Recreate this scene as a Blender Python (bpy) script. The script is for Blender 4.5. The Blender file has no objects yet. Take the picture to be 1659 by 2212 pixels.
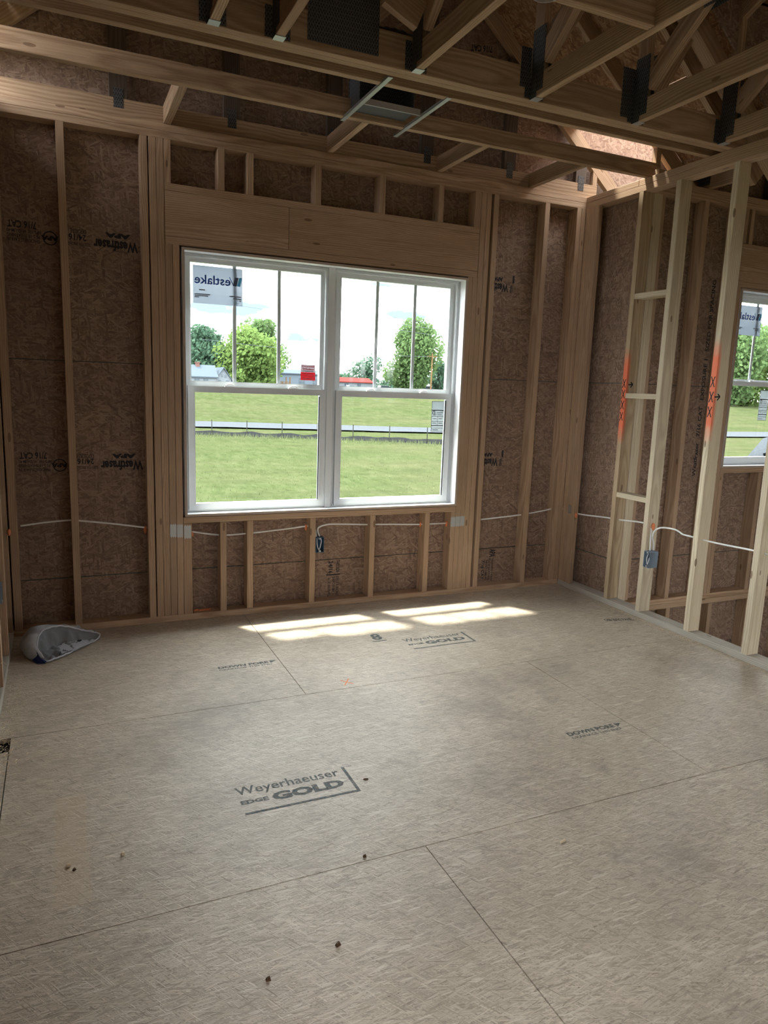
import bpy, math, random
from mathutils import Vector, Matrix, noise

random.seed(7)
scene = bpy.context.scene
COL = scene.collection

# ------------------------------------------------------------------ camera
CAM_POS = Vector((-3.40249, -4.25752, 1.42219))
PITCH, YAW, ROLL, FPX = -0.17153, -0.42676, 0.034894, 1547.7
# note: YAW turns about Z, PITCH up/down, as measured from the framing lines
def cam_axes(p, y, r):
    cy, sy, cp, sp = math.cos(y), math.sin(y), math.cos(p), math.sin(p)
    f = Vector((-sy*cp, cy*cp, sp)); rt = Vector((cy, sy, 0)); up = rt.cross(f)
    return rt*math.cos(r)+up*math.sin(r), -rt*math.sin(r)+up*math.cos(r), f
cam = bpy.data.cameras.new('camera')
cam.sensor_fit = 'VERTICAL'; cam.sensor_height = 24.0
cam.lens = FPX/2212*24.0
cam.clip_start = 0.05; cam.clip_end = 1500
cam_ob = bpy.data.objects.new('camera', cam); COL.objects.link(cam_ob)
rt, up, fw = cam_axes(PITCH, YAW, ROLL)
cam_ob.matrix_world = Matrix(((rt.x, up.x, -fw.x, CAM_POS.x), (rt.y, up.y, -fw.y, CAM_POS.y),
                              (rt.z, up.z, -fw.z, CAM_POS.z), (0, 0, 0, 1)))
scene.camera = cam_ob

# ------------------------------------------------------------------ world
SKY_STRENGTH = 5.6
world = bpy.data.worlds.new('sky'); scene.world = world
world.use_nodes = True
nt = world.node_tree; nt.nodes.clear()
tc = nt.nodes.new('ShaderNodeTexCoord')
mp = nt.nodes.new('ShaderNodeMapping'); mp.inputs['Scale'].default_value = (1, 1, 3.2)
nz = nt.nodes.new('ShaderNodeTexNoise'); nz.inputs['Scale'].default_value = 5.0
nz.inputs['Detail'].default_value = 7; nz.inputs['Roughness'].default_value = .55
cr = nt.nodes.new('ShaderNodeValToRGB')
cr.color_ramp.elements[0].position = .40; cr.color_ramp.elements[0].color = (.034, .046, .055, 1)
cr.color_ramp.elements[1].position = .66; cr.color_ramp.elements[1].color = (1.08, 1.10, 1.12, 1)
bg = nt.nodes.new('ShaderNodeBackground'); bg.inputs['Strength'].default_value = SKY_STRENGTH
wo = nt.nodes.new('ShaderNodeOutputWorld')
nt.links.new(tc.outputs['Generated'], mp.inputs['Vector'])
nt.links.new(mp.outputs['Vector'], nz.inputs['Vector'])
nt.links.new(nz.outputs['Fac'], cr.inputs['Fac'])
nt.links.new(cr.outputs['Color'], bg.inputs['Color'])
nt.links.new(bg.outputs['Background'], wo.inputs['Surface'])

# ------------------------------------------------------------------ sun
SUN_DIR = Vector((0.205, -0.33, -1.0)).normalized()      # direction the rays travel
SUN_STRENGTH = 3.6
sd = bpy.data.lights.new('sun', 'SUN'); sd.energy = SUN_STRENGTH; sd.angle = math.radians(2.6)
sd.color = (1.0, .95, .84)
so = bpy.data.objects.new('sun', sd); COL.objects.link(so)
so.location = (-10, 20, 40); so.rotation_euler = SUN_DIR.to_track_quat('-Z', 'Y').to_euler()

vs = scene.view_settings
vs.view_transform = 'Standard'; vs.look = 'None'; vs.gamma = 1.0
vs.use_curve_mapping = False; vs.exposure = 2.25

# ------------------------------------------------------------------ node helpers
class NT:
    def __init__(s, name):
        s.m = bpy.data.materials.new(name); s.m.use_nodes = True
        s.t = s.m.node_tree; s.t.nodes.clear()
        s.out = s.t.nodes.new('ShaderNodeOutputMaterial')
        s.b = s.t.nodes.new('ShaderNodeBsdfPrincipled')
        s.t.links.new(s.b.outputs[0], s.out.inputs['Surface'])
        s.b.inputs['Specular IOR Level'].default_value = .3
    def n(s, typ, **kw):
        nd = s.t.nodes.new(typ)
        for k, v in kw.items(): setattr(nd, k, v)
        return nd
    def l(s, a, b): s.t.links.new(a, b)
    def put(s, sock, v):
        if hasattr(v, 'is_output'): s.l(v, sock)
        else: sock.default_value = v
    def math(s, op, a, b=0.0, c=None, clamp=False):
        nd = s.n('ShaderNodeMath', operation=op, use_clamp=clamp)
        s.put(nd.inputs[0], a); s.put(nd.inputs[1], b)
        if c is not None: s.put(nd.inputs[2], c)
        return nd.outputs[0]
    def vec(s, op, a, b):
        nd = s.n('ShaderNodeVectorMath', operation=op)
        s.put(nd.inputs[0], a); s.put(nd.inputs[1], b)
        return nd.outputs[0]
    def map(s, v, scale=(1, 1, 1), rot=(0, 0, 0), loc=(0, 0, 0)):
        nd = s.n('ShaderNodeMapping'); s.put(nd.inputs['Vector'], v)
        nd.inputs['Scale'].default_value = scale; nd.inputs['Rotation'].default_value = rot
        nd.inputs['Location'].default_value = loc
        return nd.outputs[0]
    def noise(s, v, scale=5, detail=3, rough=.5, dist=0):
        nd = s.n('ShaderNodeTexNoise'); s.put(nd.inputs['Vector'], v)
        nd.inputs['Scale'].default_value = scale; nd.inputs['Detail'].default_value = detail
        nd.inputs['Roughness'].default_value = rough; nd.inputs['Distortion'].default_value = dist
        return nd.outputs['Fac']
    def voro(s, v, scale=1, feature='F1', rnd=1.0):
        nd = s.n('ShaderNodeTexVoronoi', feature=feature); s.put(nd.inputs['Vector'], v)
        nd.inputs['Scale'].default_value = scale; nd.inputs['Randomness'].default_value = rnd
        return nd
    def ramp(s, f, stops, interp='LINEAR'):
        nd = s.n('ShaderNodeValToRGB'); s.put(nd.inputs['Fac'], f)
        r = nd.color_ramp; r.interpolation = interp
        while len(r.elements) < len(stops): r.elements.new(.5)
        for e, (p, c) in zip(r.elements, stops):
            e.position = p; e.color = c if len(c) == 4 else (*c, 1)
        return nd.outputs['Color']
    def mix(s, f, a, b, mode='MIX'):
        nd = s.n('ShaderNodeMix', data_type='RGBA', blend_type=mode)
        s.put(nd.inputs['Factor'], f)
        s.put(nd.inputs['A'] if False else nd.inputs[6], a if hasattr(a, 'is_output') else (*a, 1) if len(a) == 3 else a)
        s.put(nd.inputs[7], b if hasattr(b, 'is_output') else (*b, 1) if len(b) == 3 else b)
        return nd.outputs[2]
    def bump(s, h, strength=.3, dist=.002):
        nd = s.n('ShaderNodeBump'); nd.inputs['Strength'].default_value = strength
        nd.inputs['Distance'].default_value = dist; s.l(h, nd.inputs['Height'])
        s.l(nd.outputs[0], s.b.inputs['Normal'])
    def rgb_val(s, c):
        nd = s.n('ShaderNodeSeparateColor'); s.l(c, nd.inputs[0]); return nd.outputs
    def base(s, c, rough=.8, metal=0.0):
        s.put(s.b.inputs['Base Color'], c if hasattr(c, 'is_output') else (*c, 1))
        s.b.inputs['Roughness'].default_value = rough
        s.b.inputs['Metallic'].default_value = metal

def plain(name, c, rough=.6, metal=0.0, spec=.3):
    m = NT(name); m.base(c, rough, metal); m.b.inputs['Specular IOR Level'].default_value = spec
    return m.m

def osb(name, plane, stops, long=.052, short=.009, dirt=None, bumpd=.0015, aniso=0.0, grain=.35, fleck=None, gloss=(.82, .25), stain=None):
    """oriented strand board: overlapping long chips, in real-world metres.
       plane: two world axes lying in the board, first = strand direction"""
    m = NT(name)
    geo = m.n('ShaderNodeNewGeometry')
    sp = m.n('ShaderNodeSeparateXYZ'); m.l(geo.outputs['Position'], sp.inputs[0])
    cb = m.n('ShaderNodeCombineXYZ')
    ax = {'x': sp.outputs[0], 'y': sp.outputs[1], 'z': sp.outputs[2]}
    m.l(ax[plane[0]], cb.inputs[0]); m.l(ax[plane[1]], cb.inputs[1])
    P = cb.outputs[0]
    best = None; bright = None
    angs = [0.0, .6, -.65, 1.3] if aniso == 0 else [0.0, .3, -.35, .8]
    warp = m.vec('MULTIPLY', m.n_noise3(P, 9.0), (.010, .010, 0))
    for i, a in enumerate(angs):
        v = m.map(P, rot=(0, 0, a+.07*i), loc=(i*3.7, i*1.9, 0))
        # wavy chips
        v2 = m.vec('ADD', v, warp)
        v3 = m.map(v2, scale=(1/long, 1/short, 1))
        vo = m.voro(v3, 1.0)
        ch = m.rgb_val(vo.outputs['Color'])
        gr = m.noise(m.map(v2, scale=(14, 260, 1), loc=(i, i, 0)), 1.0, 1, .6)
        b = m.math('ADD', m.math('MULTIPLY', ch[1], 1-grain), m.math('MULTIPLY', gr, grain))
        if best is None: best, bright = ch[0], b
        else:
            k = m.math('GREATER_THAN', ch[0], best)
            bright = m.math('ADD', m.math('MULTIPLY', b, k), m.math('MULTIPLY', bright, m.math('SUBTRACT', 1.0, k)))
            best = m.math('MAXIMUM', best, ch[0])
    c = m.ramp(bright, stops)
    big = m.noise(P, 2.3, 3, .6)
    c = m.mix(m.math('MULTIPLY', m.math('SUBTRACT', big, .35, clamp=True), .9), c, stops[0][1], 'MIX')
    sm = m.noise(m.map(P, scale=(1, 1.6, 1)), 95, 2, .7)
    c = m.mix(m.ramp(sm, [(.66, (0, 0, 0)), (.72, (.75, .75, .75))]), c, tuple(v*.35 for v in stops[0][1][:3]))
    if fleck:
        for kk, (fs_, fw_, fa_, fp_) in enumerate(((.035, .0040, .9, .982), (.05, .0045, -.5, .985), (.03, .003, 1.7, .985), (.06, .008, .25, .993))):
            fl = m.voro(m.map(P, scale=(1/fs_, 1/fw_, 1), rot=(0, 0, fa_)), 1.0)
            fk = m.rgb_val(fl.outputs['Color'])
            c = m.mix(m.math('MULTIPLY', m.math('GREATER_THAN', fk[0], fp_), .6), c, fleck)
    if dirt:
        d = m.noise(m.map(P, loc=(4.2, 1.1, 0)), 1.1, 4, .65)
        c = m.mix(m.ramp(d, [(.52, (0, 0, 0)), (.72, (.55, .55, .55))]), c, dirt)
        d2 = m.noise(m.map(P, loc=(9.2, 5.1, 0)), 4.5, 4, .7)
        c = m.mix(m.ramp(d2, [(.60, (0, 0, 0)), (.74, (.35, .35, .35))]), c, tuple(v*.55 for v in dirt))
    if stain:
        s3 = m.n('ShaderNodeSeparateXYZ'); m.l(P, s3.inputs[0])
        wv = m.math('MULTIPLY', m.math('SUBTRACT', m.noise(P, 30, 3, .7), .5), .06)
        kx = m.math('MULTIPLY', m.math('SUBTRACT', .055, m.math('ABSOLUTE', m.math('ADD', m.math('SUBTRACT', s3.outputs[0], stain[0]), wv))), 60.0, clamp=True)
        ky = m.math('MULTIPLY', m.math('SUBTRACT', .30, m.math('ABSOLUTE', m.math('ADD', m.math('SUBTRACT', s3.outputs[1], stain[1]), wv))), 30.0, clamp=True)
        c = m.mix(m.math('MULTIPLY', m.math('MULTIPLY', kx, ky), .38), c, (.56, .42, .27))
    m.base(c, gloss[0]); m.b.inputs['Specular IOR Level'].default_value = gloss[1]
    m.bump(m.math('ADD', bright, m.math('MULTIPLY', best, .8)), .55, bumpd)
    return m.m
def _n3(self, v, scale):
    nd = self.n('ShaderNodeTexNoise'); self.put(nd.inputs['Vector'], v); nd.inputs['Scale'].default_value = scale
    nd.inputs['Detail'].default_value = 1
    return self.vec('SUBTRACT', nd.outputs['Color'], (.5, .5, .5))
NT.n_noise3 = _n3

def lumber(name, dark, light, knot=(.16, .09, .05), spray=None):
    """sawn softwood, grain along local X; each board differs by its own random value"""
    m = NT(name)
    t = m.n('ShaderNodeTexCoord'); oi = m.n('ShaderNodeObjectInfo')
    off = m.n('ShaderNodeCombineXYZ')
    m.l(m.math('MULTIPLY', oi.outputs['Random'], 37.0), off.inputs[0])
    m.l(m.math('MULTIPLY', m.math('FRACT', m.math('MULTIPLY', oi.outputs['Random'], 7.31)), .16), off.inputs[1])
    m.l(m.math('MULTIPLY', m.math('FRACT', m.math('MULTIPLY', oi.outputs['Random'], 13.7)), .12), off.inputs[2])
    P = m.vec('ADD', t.outputs['Object'], off.outputs[0])
    wob = m.vec('MULTIPLY', m.n_noise3(m.map(P, scale=(1.1, 5, 5)), 1.6), (0, .05, .05))
    Q = m.vec('ADD', P, wob)
    sp = m.n('ShaderNodeSeparateXYZ'); m.l(Q, sp.inputs[0])
    r = m.math('SQRT', m.math('ADD', m.math('POWER', sp.outputs[1], 2.0), m.math('POWER', sp.outputs[2], 2.0)))
    ring = m.math('SINE', m.math('MULTIPLY', r, 620.0))
    fine = m.noise(m.map(Q, scale=(5, 240, 240)), 1.0, 3, .6)
    f = m.math('ADD', m.math('MULTIPLY', ring, .16), m.math('MULTIPLY', fine, .8))
    c = m.ramp(f, [(.18, dark), (.62, light)])
    c = m.mix(m.math('MULTIPLY', m.math('FRACT', m.math('MULTIPLY', oi.outputs['Random'], 3.77)), .45), c,
              tuple(v*.62 for v in light[:3]))
    st = m.noise(m.map(P, scale=(1.2, 9, 9)), 1.0, 3, .6)
    c = m.mix(m.math('MULTIPLY', m.ramp_v(st, .48, .75), .35), c, tuple(v*.7 for v in dark[:3]))
    kv = m.voro(m.map(P, scale=(4.2, 14, 14)), 1.0)
    kc = m.rgb_val(kv.outputs['Color'])
    kd = m.math('MULTIPLY', m.math('LESS_THAN', kv.outputs['Distance'], .105), m.math('GREATER_THAN', kc[0], .55))
    c = m.mix(m.math('MULTIPLY', kd, .75), c, knot)
    if spray:
        geo = m.n('ShaderNodeNewGeometry'); s2 = m.n('ShaderNodeSeparateXYZ'); m.l(geo.outputs['Position'], s2.inputs[0])
        zc, hw, colr = spray
        w = m.math('ADD', m.math('ABSOLUTE', m.math('SUBTRACT', s2.outputs[2], zc)),
                   m.math('MULTIPLY', m.noise(P, 22, 3, .6), .09))
        k = m.math('MULTIPLY', m.math('SUBTRACT', hw, w), 9.0, clamp=True)
        side = m.math('MULTIPLY', m.math('SUBTRACT', .028, s2.outputs[0]), 45.0, clamp=True)
        c = m.mix(m.math('MULTIPLY', m.math('MULTIPLY', k, side), .93), c, colr)
    m.base(c, .72); m.bump(f, .25, .0008)
    return m.m
def _rv(self, f, a, b):
    nd = self.n('ShaderNodeMapRange'); self.put(nd.inputs[0], f)
    nd.inputs[1].default_value = a; nd.inputs[2].default_value = b
    return nd.outputs[0]
NT.ramp_v = _rv

# ------------------------------------------------------------------ materials
M = {}
M['osb_wall'] = osb('osb wall', 'xz', [(.15, (.175, .110, .078)), (.5, (.27, .180, .130)), (.85, (.39, .28, .21))])
M['osb_side'] = osb('osb side wall', 'zy', [(.15, (.175, .110, .078)), (.5, (.27, .180, .130)), (.85, (.39, .28, .21))])
M['osb_roof'] = osb('osb roof deck', 'xy', [(.1, (.14, .07, .035)), (.5, (.26, .14, .07)), (.9, (.42, .27, .15))])
M['osb_floor'] = osb('osb floor', 'xy', [(.22, (.30, .24, .175)), (.5, (.52, .435, .335)), (.80, (.70, .61, .49))],
                     long=.045, short=.0035, dirt=(.22, .18, .15), bumpd=.004, aniso=1, grain=.6, fleck=(.70, .63, .52), gloss=(.52, .45), stain=(-3.42, -2.05))
M['stud'] = lumber('spruce stud', (.37, .235, .145), (.58, .415, .275))
M['stud_pale'] = lumber('pale spruce stud', (.55, .45, .31), (.74, .65, .48))
M['plate_grey'] = lumber('dusty sole plate', (.40, .36, .30), (.56, .52, .45))
M['truss'] = lumber('yellow pine truss', (.30, .185, .108), (.52, .365, .235))
M['stud_sprayA'] = lumber('stud with orange spray', (.40, .29, .17), (.60, .47, .31), spray=(1.42, .36, (.86, .20, .10)))
M['stud_sprayC'] = lumber('pale stud with orange spray', (.55, .45, .31), (.74, .65, .48), spray=(1.47, .34, (.90, .22, .11)))
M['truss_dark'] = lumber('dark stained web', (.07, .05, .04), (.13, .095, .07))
M['edge_green'] = plain('green sealed edge', (.05, .12, .09), .8)
M['barrier'] = plain('light leak barrier', (.05, .07, .06), .8)
M['vinyl'] = plain('white vinyl', (.78, .82, .84), .35, spec=.5)
M['jamb'] = plain('white primed jamb', (.84, .85, .86), .5)
M['jamb_edge'] = plain('raw jamb edge', (.48, .40, .33), .7)
M['gasket'] = plain('black gasket', (.02, .02, .022), .6)
M['galv'] = plain('galvanised steel', (.55, .57, .58), .42, .8)
def tooth_plate():
    m = NT('dull truss plate')
    geo = m.n('ShaderNodeNewGeometry'); sp = m.n('ShaderNodeSeparateXYZ'); m.l(geo.outputs['Position'], sp.inputs[0])
    u = m.math('SINE', m.math('MULTIPLY', m.math('ADD', sp.outputs[0], sp.outputs[1]), 520.0))
    v = m.math('SINE', m.math('ADD', m.math('MULTIPLY', sp.outputs[2], 300.0), m.math('MULTIPLY', m.math('SIGN', u), 1.3)))
    k = m.math('MULTIPLY', m.math('GREATER_THAN', m.math('ABSOLUTE', u), .35), m.math('GREATER_THAN', v, .35))
    m.base(m.mix(k, (.12, .125, .13), (.03, .03, .032)), .5, .5); m.bump(k, -.5, .002)
    return m.m
M['plate_dark'] = tooth_plate()
M['box_grey'] = plain('grey plastic box', (.20, .26, .33), .5)
M['box_blue'] = plain('blue plastic box', (.05, .11, .18), .5)
M['cable'] = plain('white cable sheath', (.82, .82, .80), .45)
M['caulk'] = plain('orange fire foam', (.80, .27, .12), .8)
M['duct'] = plain('black duct sleeve', (.015, .02, .03), .45)
M['ink'] = plain('black stamp ink', (.025, .025, .03), .8)
M['marker'] = plain('black marker', (.012, .012, .014), .6)
M['dark'] = plain('painted shade black', (.02, .017, .014), .9)  # near-black colour standing in for shade below floors and in holes
M['nail'] = plain('rusty nail', (.10, .055, .03), .6, .5)
M['chip'] = plain('pale wood chip', (.72, .60, .42), .8)
M['sack'] = plain('woven sack', (.36, .37, .39), .65)
M['asphalt'] = plain('pale asphalt', (0.048, 0.053, 0.060), .9, spec=0.0)
M['silt'] = plain('black silt cloth', (0.030, 0.030, 0.033), .9, spec=0.0)
M['steel_post'] = plain('dark steel post', (0.030, 0.030, 0.027), .7, spec=0.0)
M['siding'] = plain('white siding', (0.131, 0.143, 0.158), .7, spec=0.0)
M['siding_blue'] = plain('pale blue siding', (0.094, 0.112, 0.135), .7, spec=0.0)
M['shingle_far'] = plain('grey shingle', (0.056, 0.068, 0.083), .85, spec=0.0)
M['red_metal'] = plain('red metal roof', (0.135, 0.024, 0.022), .5, spec=0.0)
M['brick_pink'] = plain('pink brick', (0.116, 0.064, 0.056), .8, spec=0.0)
M['window_far'] = plain('dark far window', (0.036, 0.051, 0.066), .3)
M['deck_wood'] = plain('orange deck timber', (0.116, 0.068, 0.034), .8, spec=0.0)
M['bark'] = plain('tree bark', (0.048, 0.040, 0.033), .9, spec=0.0)
M['wire_far'] = plain('power line', (0.076, 0.085, 0.096), .6, spec=0.0)
M['truck_white'] = plain('white truck paint', (0.150, 0.153, 0.159), .25)
M['tyre'] = plain('black tyre', (.03, .03, .03), .8)
M['ink_red'] = plain('dark red ink', (.50, .03, .06), .6)
M['ink_blue'] = plain('navy blue ink', (.02, .08, .36), .6)
M['ink_slate'] = plain('slate ink', (.10, .12, .22), .6)
M['ink_cyan'] = plain('light blue ink', (.12, .50, .86), .6)
M['ink_grey'] = plain('grey ink', (.16, .18, .20), .6)

def floor_ink():
    m = NT('worn floor ink')
    geo = m.n('ShaderNodeNewGeometry')
    f = m.noise(m.map(geo.outputs['Position'], scale=(60, 260, 1)), 1.0, 3, .6)
    m.base((.095, .125, .135), .8)
    tr = m.n('ShaderNodeBsdfTransparent'); mx = m.n('ShaderNodeMixShader')
    m.l(m.math('ADD', m.math('MULTIPLY', m.ramp_v(f, .38, .62), .45), .42), mx.inputs[0])
    m.l(tr.outputs[0], mx.inputs[1]); m.l(m.b.outputs[0], mx.inputs[2]); m.l(mx.outputs[0], m.out.inputs['Surface'])
    return m.m
M['floor_ink'] = floor_ink()

def see_through(name, col, opac, rough=.5):
    m = NT(name); m.base(col, rough)
    tr = m.n('ShaderNodeBsdfTransparent'); mx = m.n('ShaderNodeMixShader'); mx.inputs[0].default_value = opac
    tl = m.n('ShaderNodeBsdfTranslucent'); tl.inputs[0].default_value = (*col, 1)
    m2 = m.n('ShaderNodeMixShader'); m2.inputs[0].default_value = .6
    m.l(m.b.outputs[0], m2.inputs[1]); m.l(tl.outputs[0], m2.inputs[2])
    m.l(tr.outputs[0], mx.inputs[1]); m.l(m2.outputs[0], mx.inputs[2]); m.l(mx.outputs[0], m.out.inputs['Surface'])
    return m.m
M['film'] = see_through('grey sticker film', (.34, .375, .42), .93)
M['label_film'] = see_through('pale label film', (.36, .39, .40), .88)

M['sticker_red'] = see_through('red sticker', (.44, .035, .055), .97)
M['sticker_white'] = see_through('white sticker', (.36, .31, .33), .96)

def glass():
    m = NT('window glass')
    tr = m.n('ShaderNodeBsdfTransparent'); tr.inputs[0].default_value = (.95, .975, .97, 1)
    gl = m.n('ShaderNodeBsdfGlossy'); gl.inputs['Roughness'].default_value = .02
    fr = m.n('ShaderNodeFresnel'); fr.inputs['IOR'].default_value = 1.45
    ge = m.n('ShaderNodeNewGeometry')
    fac = m.math('MULTIPLY', fr.outputs[0], m.math('SUBTRACT', 1.0, ge.outputs['Backfacing']))
    mx = m.n('ShaderNodeMixShader'); m.l(fac, mx.inputs[0])
    m.l(tr.outputs[0], mx.inputs[1]); m.l(gl.outputs[0], mx.inputs[2]); m.l(mx.outputs[0], m.out.inputs['Surface'])
    return m.m
M['glass'] = glass()

def grass():
    m = NT('mown grass')
    geo = m.n('ShaderNodeNewGeometry'); P = geo.outputs['Position']
    a = m.noise(P, .09, 4, .6); b = m.noise(m.map(P, scale=(1, .35, 1)), 1.3, 6, .8); d = m.noise(m.map(P, scale=(1, .4, 1)), 7, 4, .8)
    f = m.math('ADD', m.math('MULTIPLY', b, .6), m.math('MULTIPLY', d, .4))
    c = m.ramp(f, [(.36, (0.017, 0.024, 0.009)), (.5, (0.032, 0.041, 0.017)), (.64, (0.049, 0.054, 0.028))])
    c = m.mix(m.math('MULTIPLY', m.ramp_v(a, .45, .7), .6), c, (0.052, 0.050, 0.028))
    h = m.noise(m.map(P, scale=(.35, 1.3, 1)), .55, 5, .75)
    c = m.mix(m.math('MULTIPLY', m.ramp_v(h, .46, .68), .55), c, (0.023, 0.026, 0.013))
    m.base(c, .95); m.b.inputs['Specular IOR Level'].default_value = 0
    return m.m
M['grass'] = grass()

M['tall_grass'] = plain('pale tall grass', (.085, .10, .048), .95, spec=0.0)

def leaf(name, c0, c1):
    m = NT(name)
    geo = m.n('ShaderNodeNewGeometry')
    c = m.mix(m.noise(geo.outputs['Position'], .8, 2), c0, c1)
    m.base(c, .7); m.b.inputs['Specular IOR Level'].default_value = 0
    tl = m.n('ShaderNodeBsdfTranslucent'); m.l(c, tl.inputs[0])
    mx = m.n('ShaderNodeMixShader'); mx.inputs[0].default_value = .45
    m.l(m.b.outputs[0], mx.inputs[1]); m.l(tl.outputs[0], mx.inputs[2]); m.l(mx.outputs[0], m.out.inputs['Surface'])
    return m.m
M['leaf_dark'] = leaf('blue green leaves', (0.041, 0.081, 0.054), (0.075, 0.124, 0.081))
M['leaf_mid'] = leaf('green leaves', (0.060, 0.108, 0.041), (0.108, 0.156, 0.065))
M['leaf_bright'] = leaf('bright green leaves', (0.075, 0.135, 0.036), (0.141, 0.189, 0.065))

def shingles():
    m = NT('grey roof shingles')
    geo = m.n('ShaderNodeNewGeometry')
    c = m.ramp(m.noise(geo.outputs['Position'], 60, 2), [(.3, (0.027, 0.031, 0.036)), (.7, (0.054, 0.060, 0.068))])
    m.base(c, .95); m.b.inputs['Specular IOR Level'].default_value = 0; return m.m
M['shingle'] = shingles()

def sack_mat():
    m = NT('crumpled woven sack')
    t = m.n('ShaderNodeTexCoord')
    c = m.ramp(m.noise(t.outputs['Object'], 14, 3), [(.3, (.27, .28, .30)), (.7, (.46, .47, .49))])
    m.base(c, .6); m.bump(m.noise(m.map(t.outputs['Object'], scale=(1, 1, 1)), 60, 3, .6), .4, .004)
    return m.m
M['sack'] = sack_mat()
M['sack_inside_dark'] = plain('shade-tinted sack lining', (.20, .21, .225), .7)  # darker than the body, paints in the shade of the hollow
M['sack_blue'] = plain('navy print of sack', (.012, .03, .13), .6)
M['sack_white'] = plain('white print patch', (.55, .57, .62), .7)

# ------------------------------------------------------------------ geometry helpers
def add(name, me, mat=None, parent=None, mats=None):
    o = bpy.data.objects.new(name, me); COL.objects.link(o)
    for mm in (mats or ([mat] if mat else [])):
        me.materials.append(M[mm] if isinstance(mm, str) else mm)
    if parent: o.parent = parent
    return o
def mesh(name, verts, faces, mat, parent=None, smooth=False, mats=None, midx=None):
    me = bpy.data.meshes.new(name); me.from_pydata([tuple(v) for v in verts], [], faces); me.update()
    o = add(name, me, mat, parent, mats)
    if smooth: me.polygons.foreach_set('use_smooth', [True]*len(me.polygons))
    if midx: me.polygons.foreach_set('material_index', midx)
    return o
def centred(name, verts, faces, mat, parent=None, smooth=False, base=True, **kw):
    """mesh with its origin moved to its own middle (or base)"""
    lo = Vector([min(v[i] for v in verts) for i in range(3)]); hi = Vector([max(v[i] for v in verts) for i in range(3)])
    c = (lo+hi)/2
    if base: c.z = lo.z
    o = mesh(name, [Vector(v)-c for v in verts], faces, mat, parent, smooth, **kw)
    place(o, c, parent)
    return o
def empty(name, loc=(0, 0, 0), label=None, cat=None, group=None, kind=None):
    o = bpy.data.objects.new(name, None); COL.objects.link(o); o.location = loc
    o.empty_display_size = .05
    return tag(o, label, cat, group, kind)
def tag(o, label=None, cat=None, group=None, kind=None):
    if label: o['label'] = label
    if cat: o['category'] = cat
    if group: o['group'] = group
    if kind: o['kind'] = kind
    return o
def place(o, c, parent):
    o.location = Vector(c)
    while parent: o.location -= parent.location; parent = parent.parent
def bevel_box(L, W, T, b):
    """chamfered box, local X length"""
    vs, fs = [], []
    hx, hy, hz = L/2, W/2, T/2
    b = min(b, hx*.4, hy*.4, hz*.4)
    idx = {}
    for sx in (-1, 1):
        for sy in (-1, 1):
            for sz in (-1, 1):
                for k in range(3):
                    d = [hx-b, hy-b, hz-b]; d[k] = (hx, hy, hz)[k]
                    idx[(sx, sy, sz, k)] = len(vs); vs.append((sx*d[0], sy*d[1], sz*d[2]))
    S = (-1, 1)
    for s in S:
        fs.append([idx[(s, -1, -1, 0)], idx[(s, 1, -1, 0)], idx[(s, 1, 1, 0)], idx[(s, -1, 1, 0)]][::s])
        fs.append([idx[(-1, s, -1, 1)], idx[(-1, s, 1, 1)], idx[(1, s, 1, 1)], idx[(1, s, -1, 1)]][::s])
        fs.append([idx[(-1, -1, s, 2)], idx[(1, -1, s, 2)], idx[(1, 1, s, 2)], idx[(-1, 1, s, 2)]][::s])
    for a in S:
        for c in S:
            fs.append([idx[(-1, a, c, 1)], idx[(-1, a, c, 2)], idx[(1, a, c, 2)], idx[(1, a, c, 1)]][::a*c])
            fs.append([idx[(a, -1, c, 2)], idx[(a, -1, c, 0)], idx[(a, 1, c, 0)], idx[(a, 1, c, 2)]][::a*c])
            fs.append([idx[(a, c, -1, 0)], idx[(a, c, -1, 1)], idx[(a, c, 1, 1)], idx[(a, c, 1, 0)]][::a*c])
    for a in S:
        for c in S:
            for d in S:
                fs.append([idx[(a, c, d, 0)], idx[(a, c, d, 1)], idx[(a, c, d, 2)]][::a*c*d])
    return vs, fs
def beam(name, p0, p1, w, t, side, mat, parent=None, b=.0016):
    """board from p0 to p1 (axis line); w measured along 'side', t across"""
    p0, p1 = Vector(p0), Vector(p1)
    ux = (p1-p0); L = ux.length; ux.normalize()
    s = Vector(side); s = (s-ux*s.dot(ux)).normalized(); t3 = ux.cross(s)
    vs, fs = bevel_box(L, w, t, b)
    o = mesh(name, vs, fs, mat)
    c = (p0+p1)/2
    mw = Matrix(((ux.x, s.x, t3.x, c.x), (ux.y, s.y, t3.y, c.y), (ux.z, s.z, t3.z, c.z), (0, 0, 0, 1)))
    if parent:
        o.parent = parent
        o.matrix_local = Matrix.Translation(-parent.location) @ mw if parent.parent is None else mw
    else: o.matrix_world = mw
    return o
def box(name, x0, x1, y0, y1, z0, z1, mat, parent=None, b=.0016):
    d = (x1-x0, y1-y0, z1-z0); k = d.index(max(d)); c = [(x0+x1)/2, (y0+y1)/2, (z0+z1)/2]
    p0, p1 = list(c), list(c); p0[k] -= d[k]/2; p1[k] += d[k]/2
    j = (k+1) % 3; s = [0, 0, 0]; s[j] = 1
    return beam(name, p0, p1, d[j], d[(k+2) % 3], s, mat, parent, b)
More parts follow.
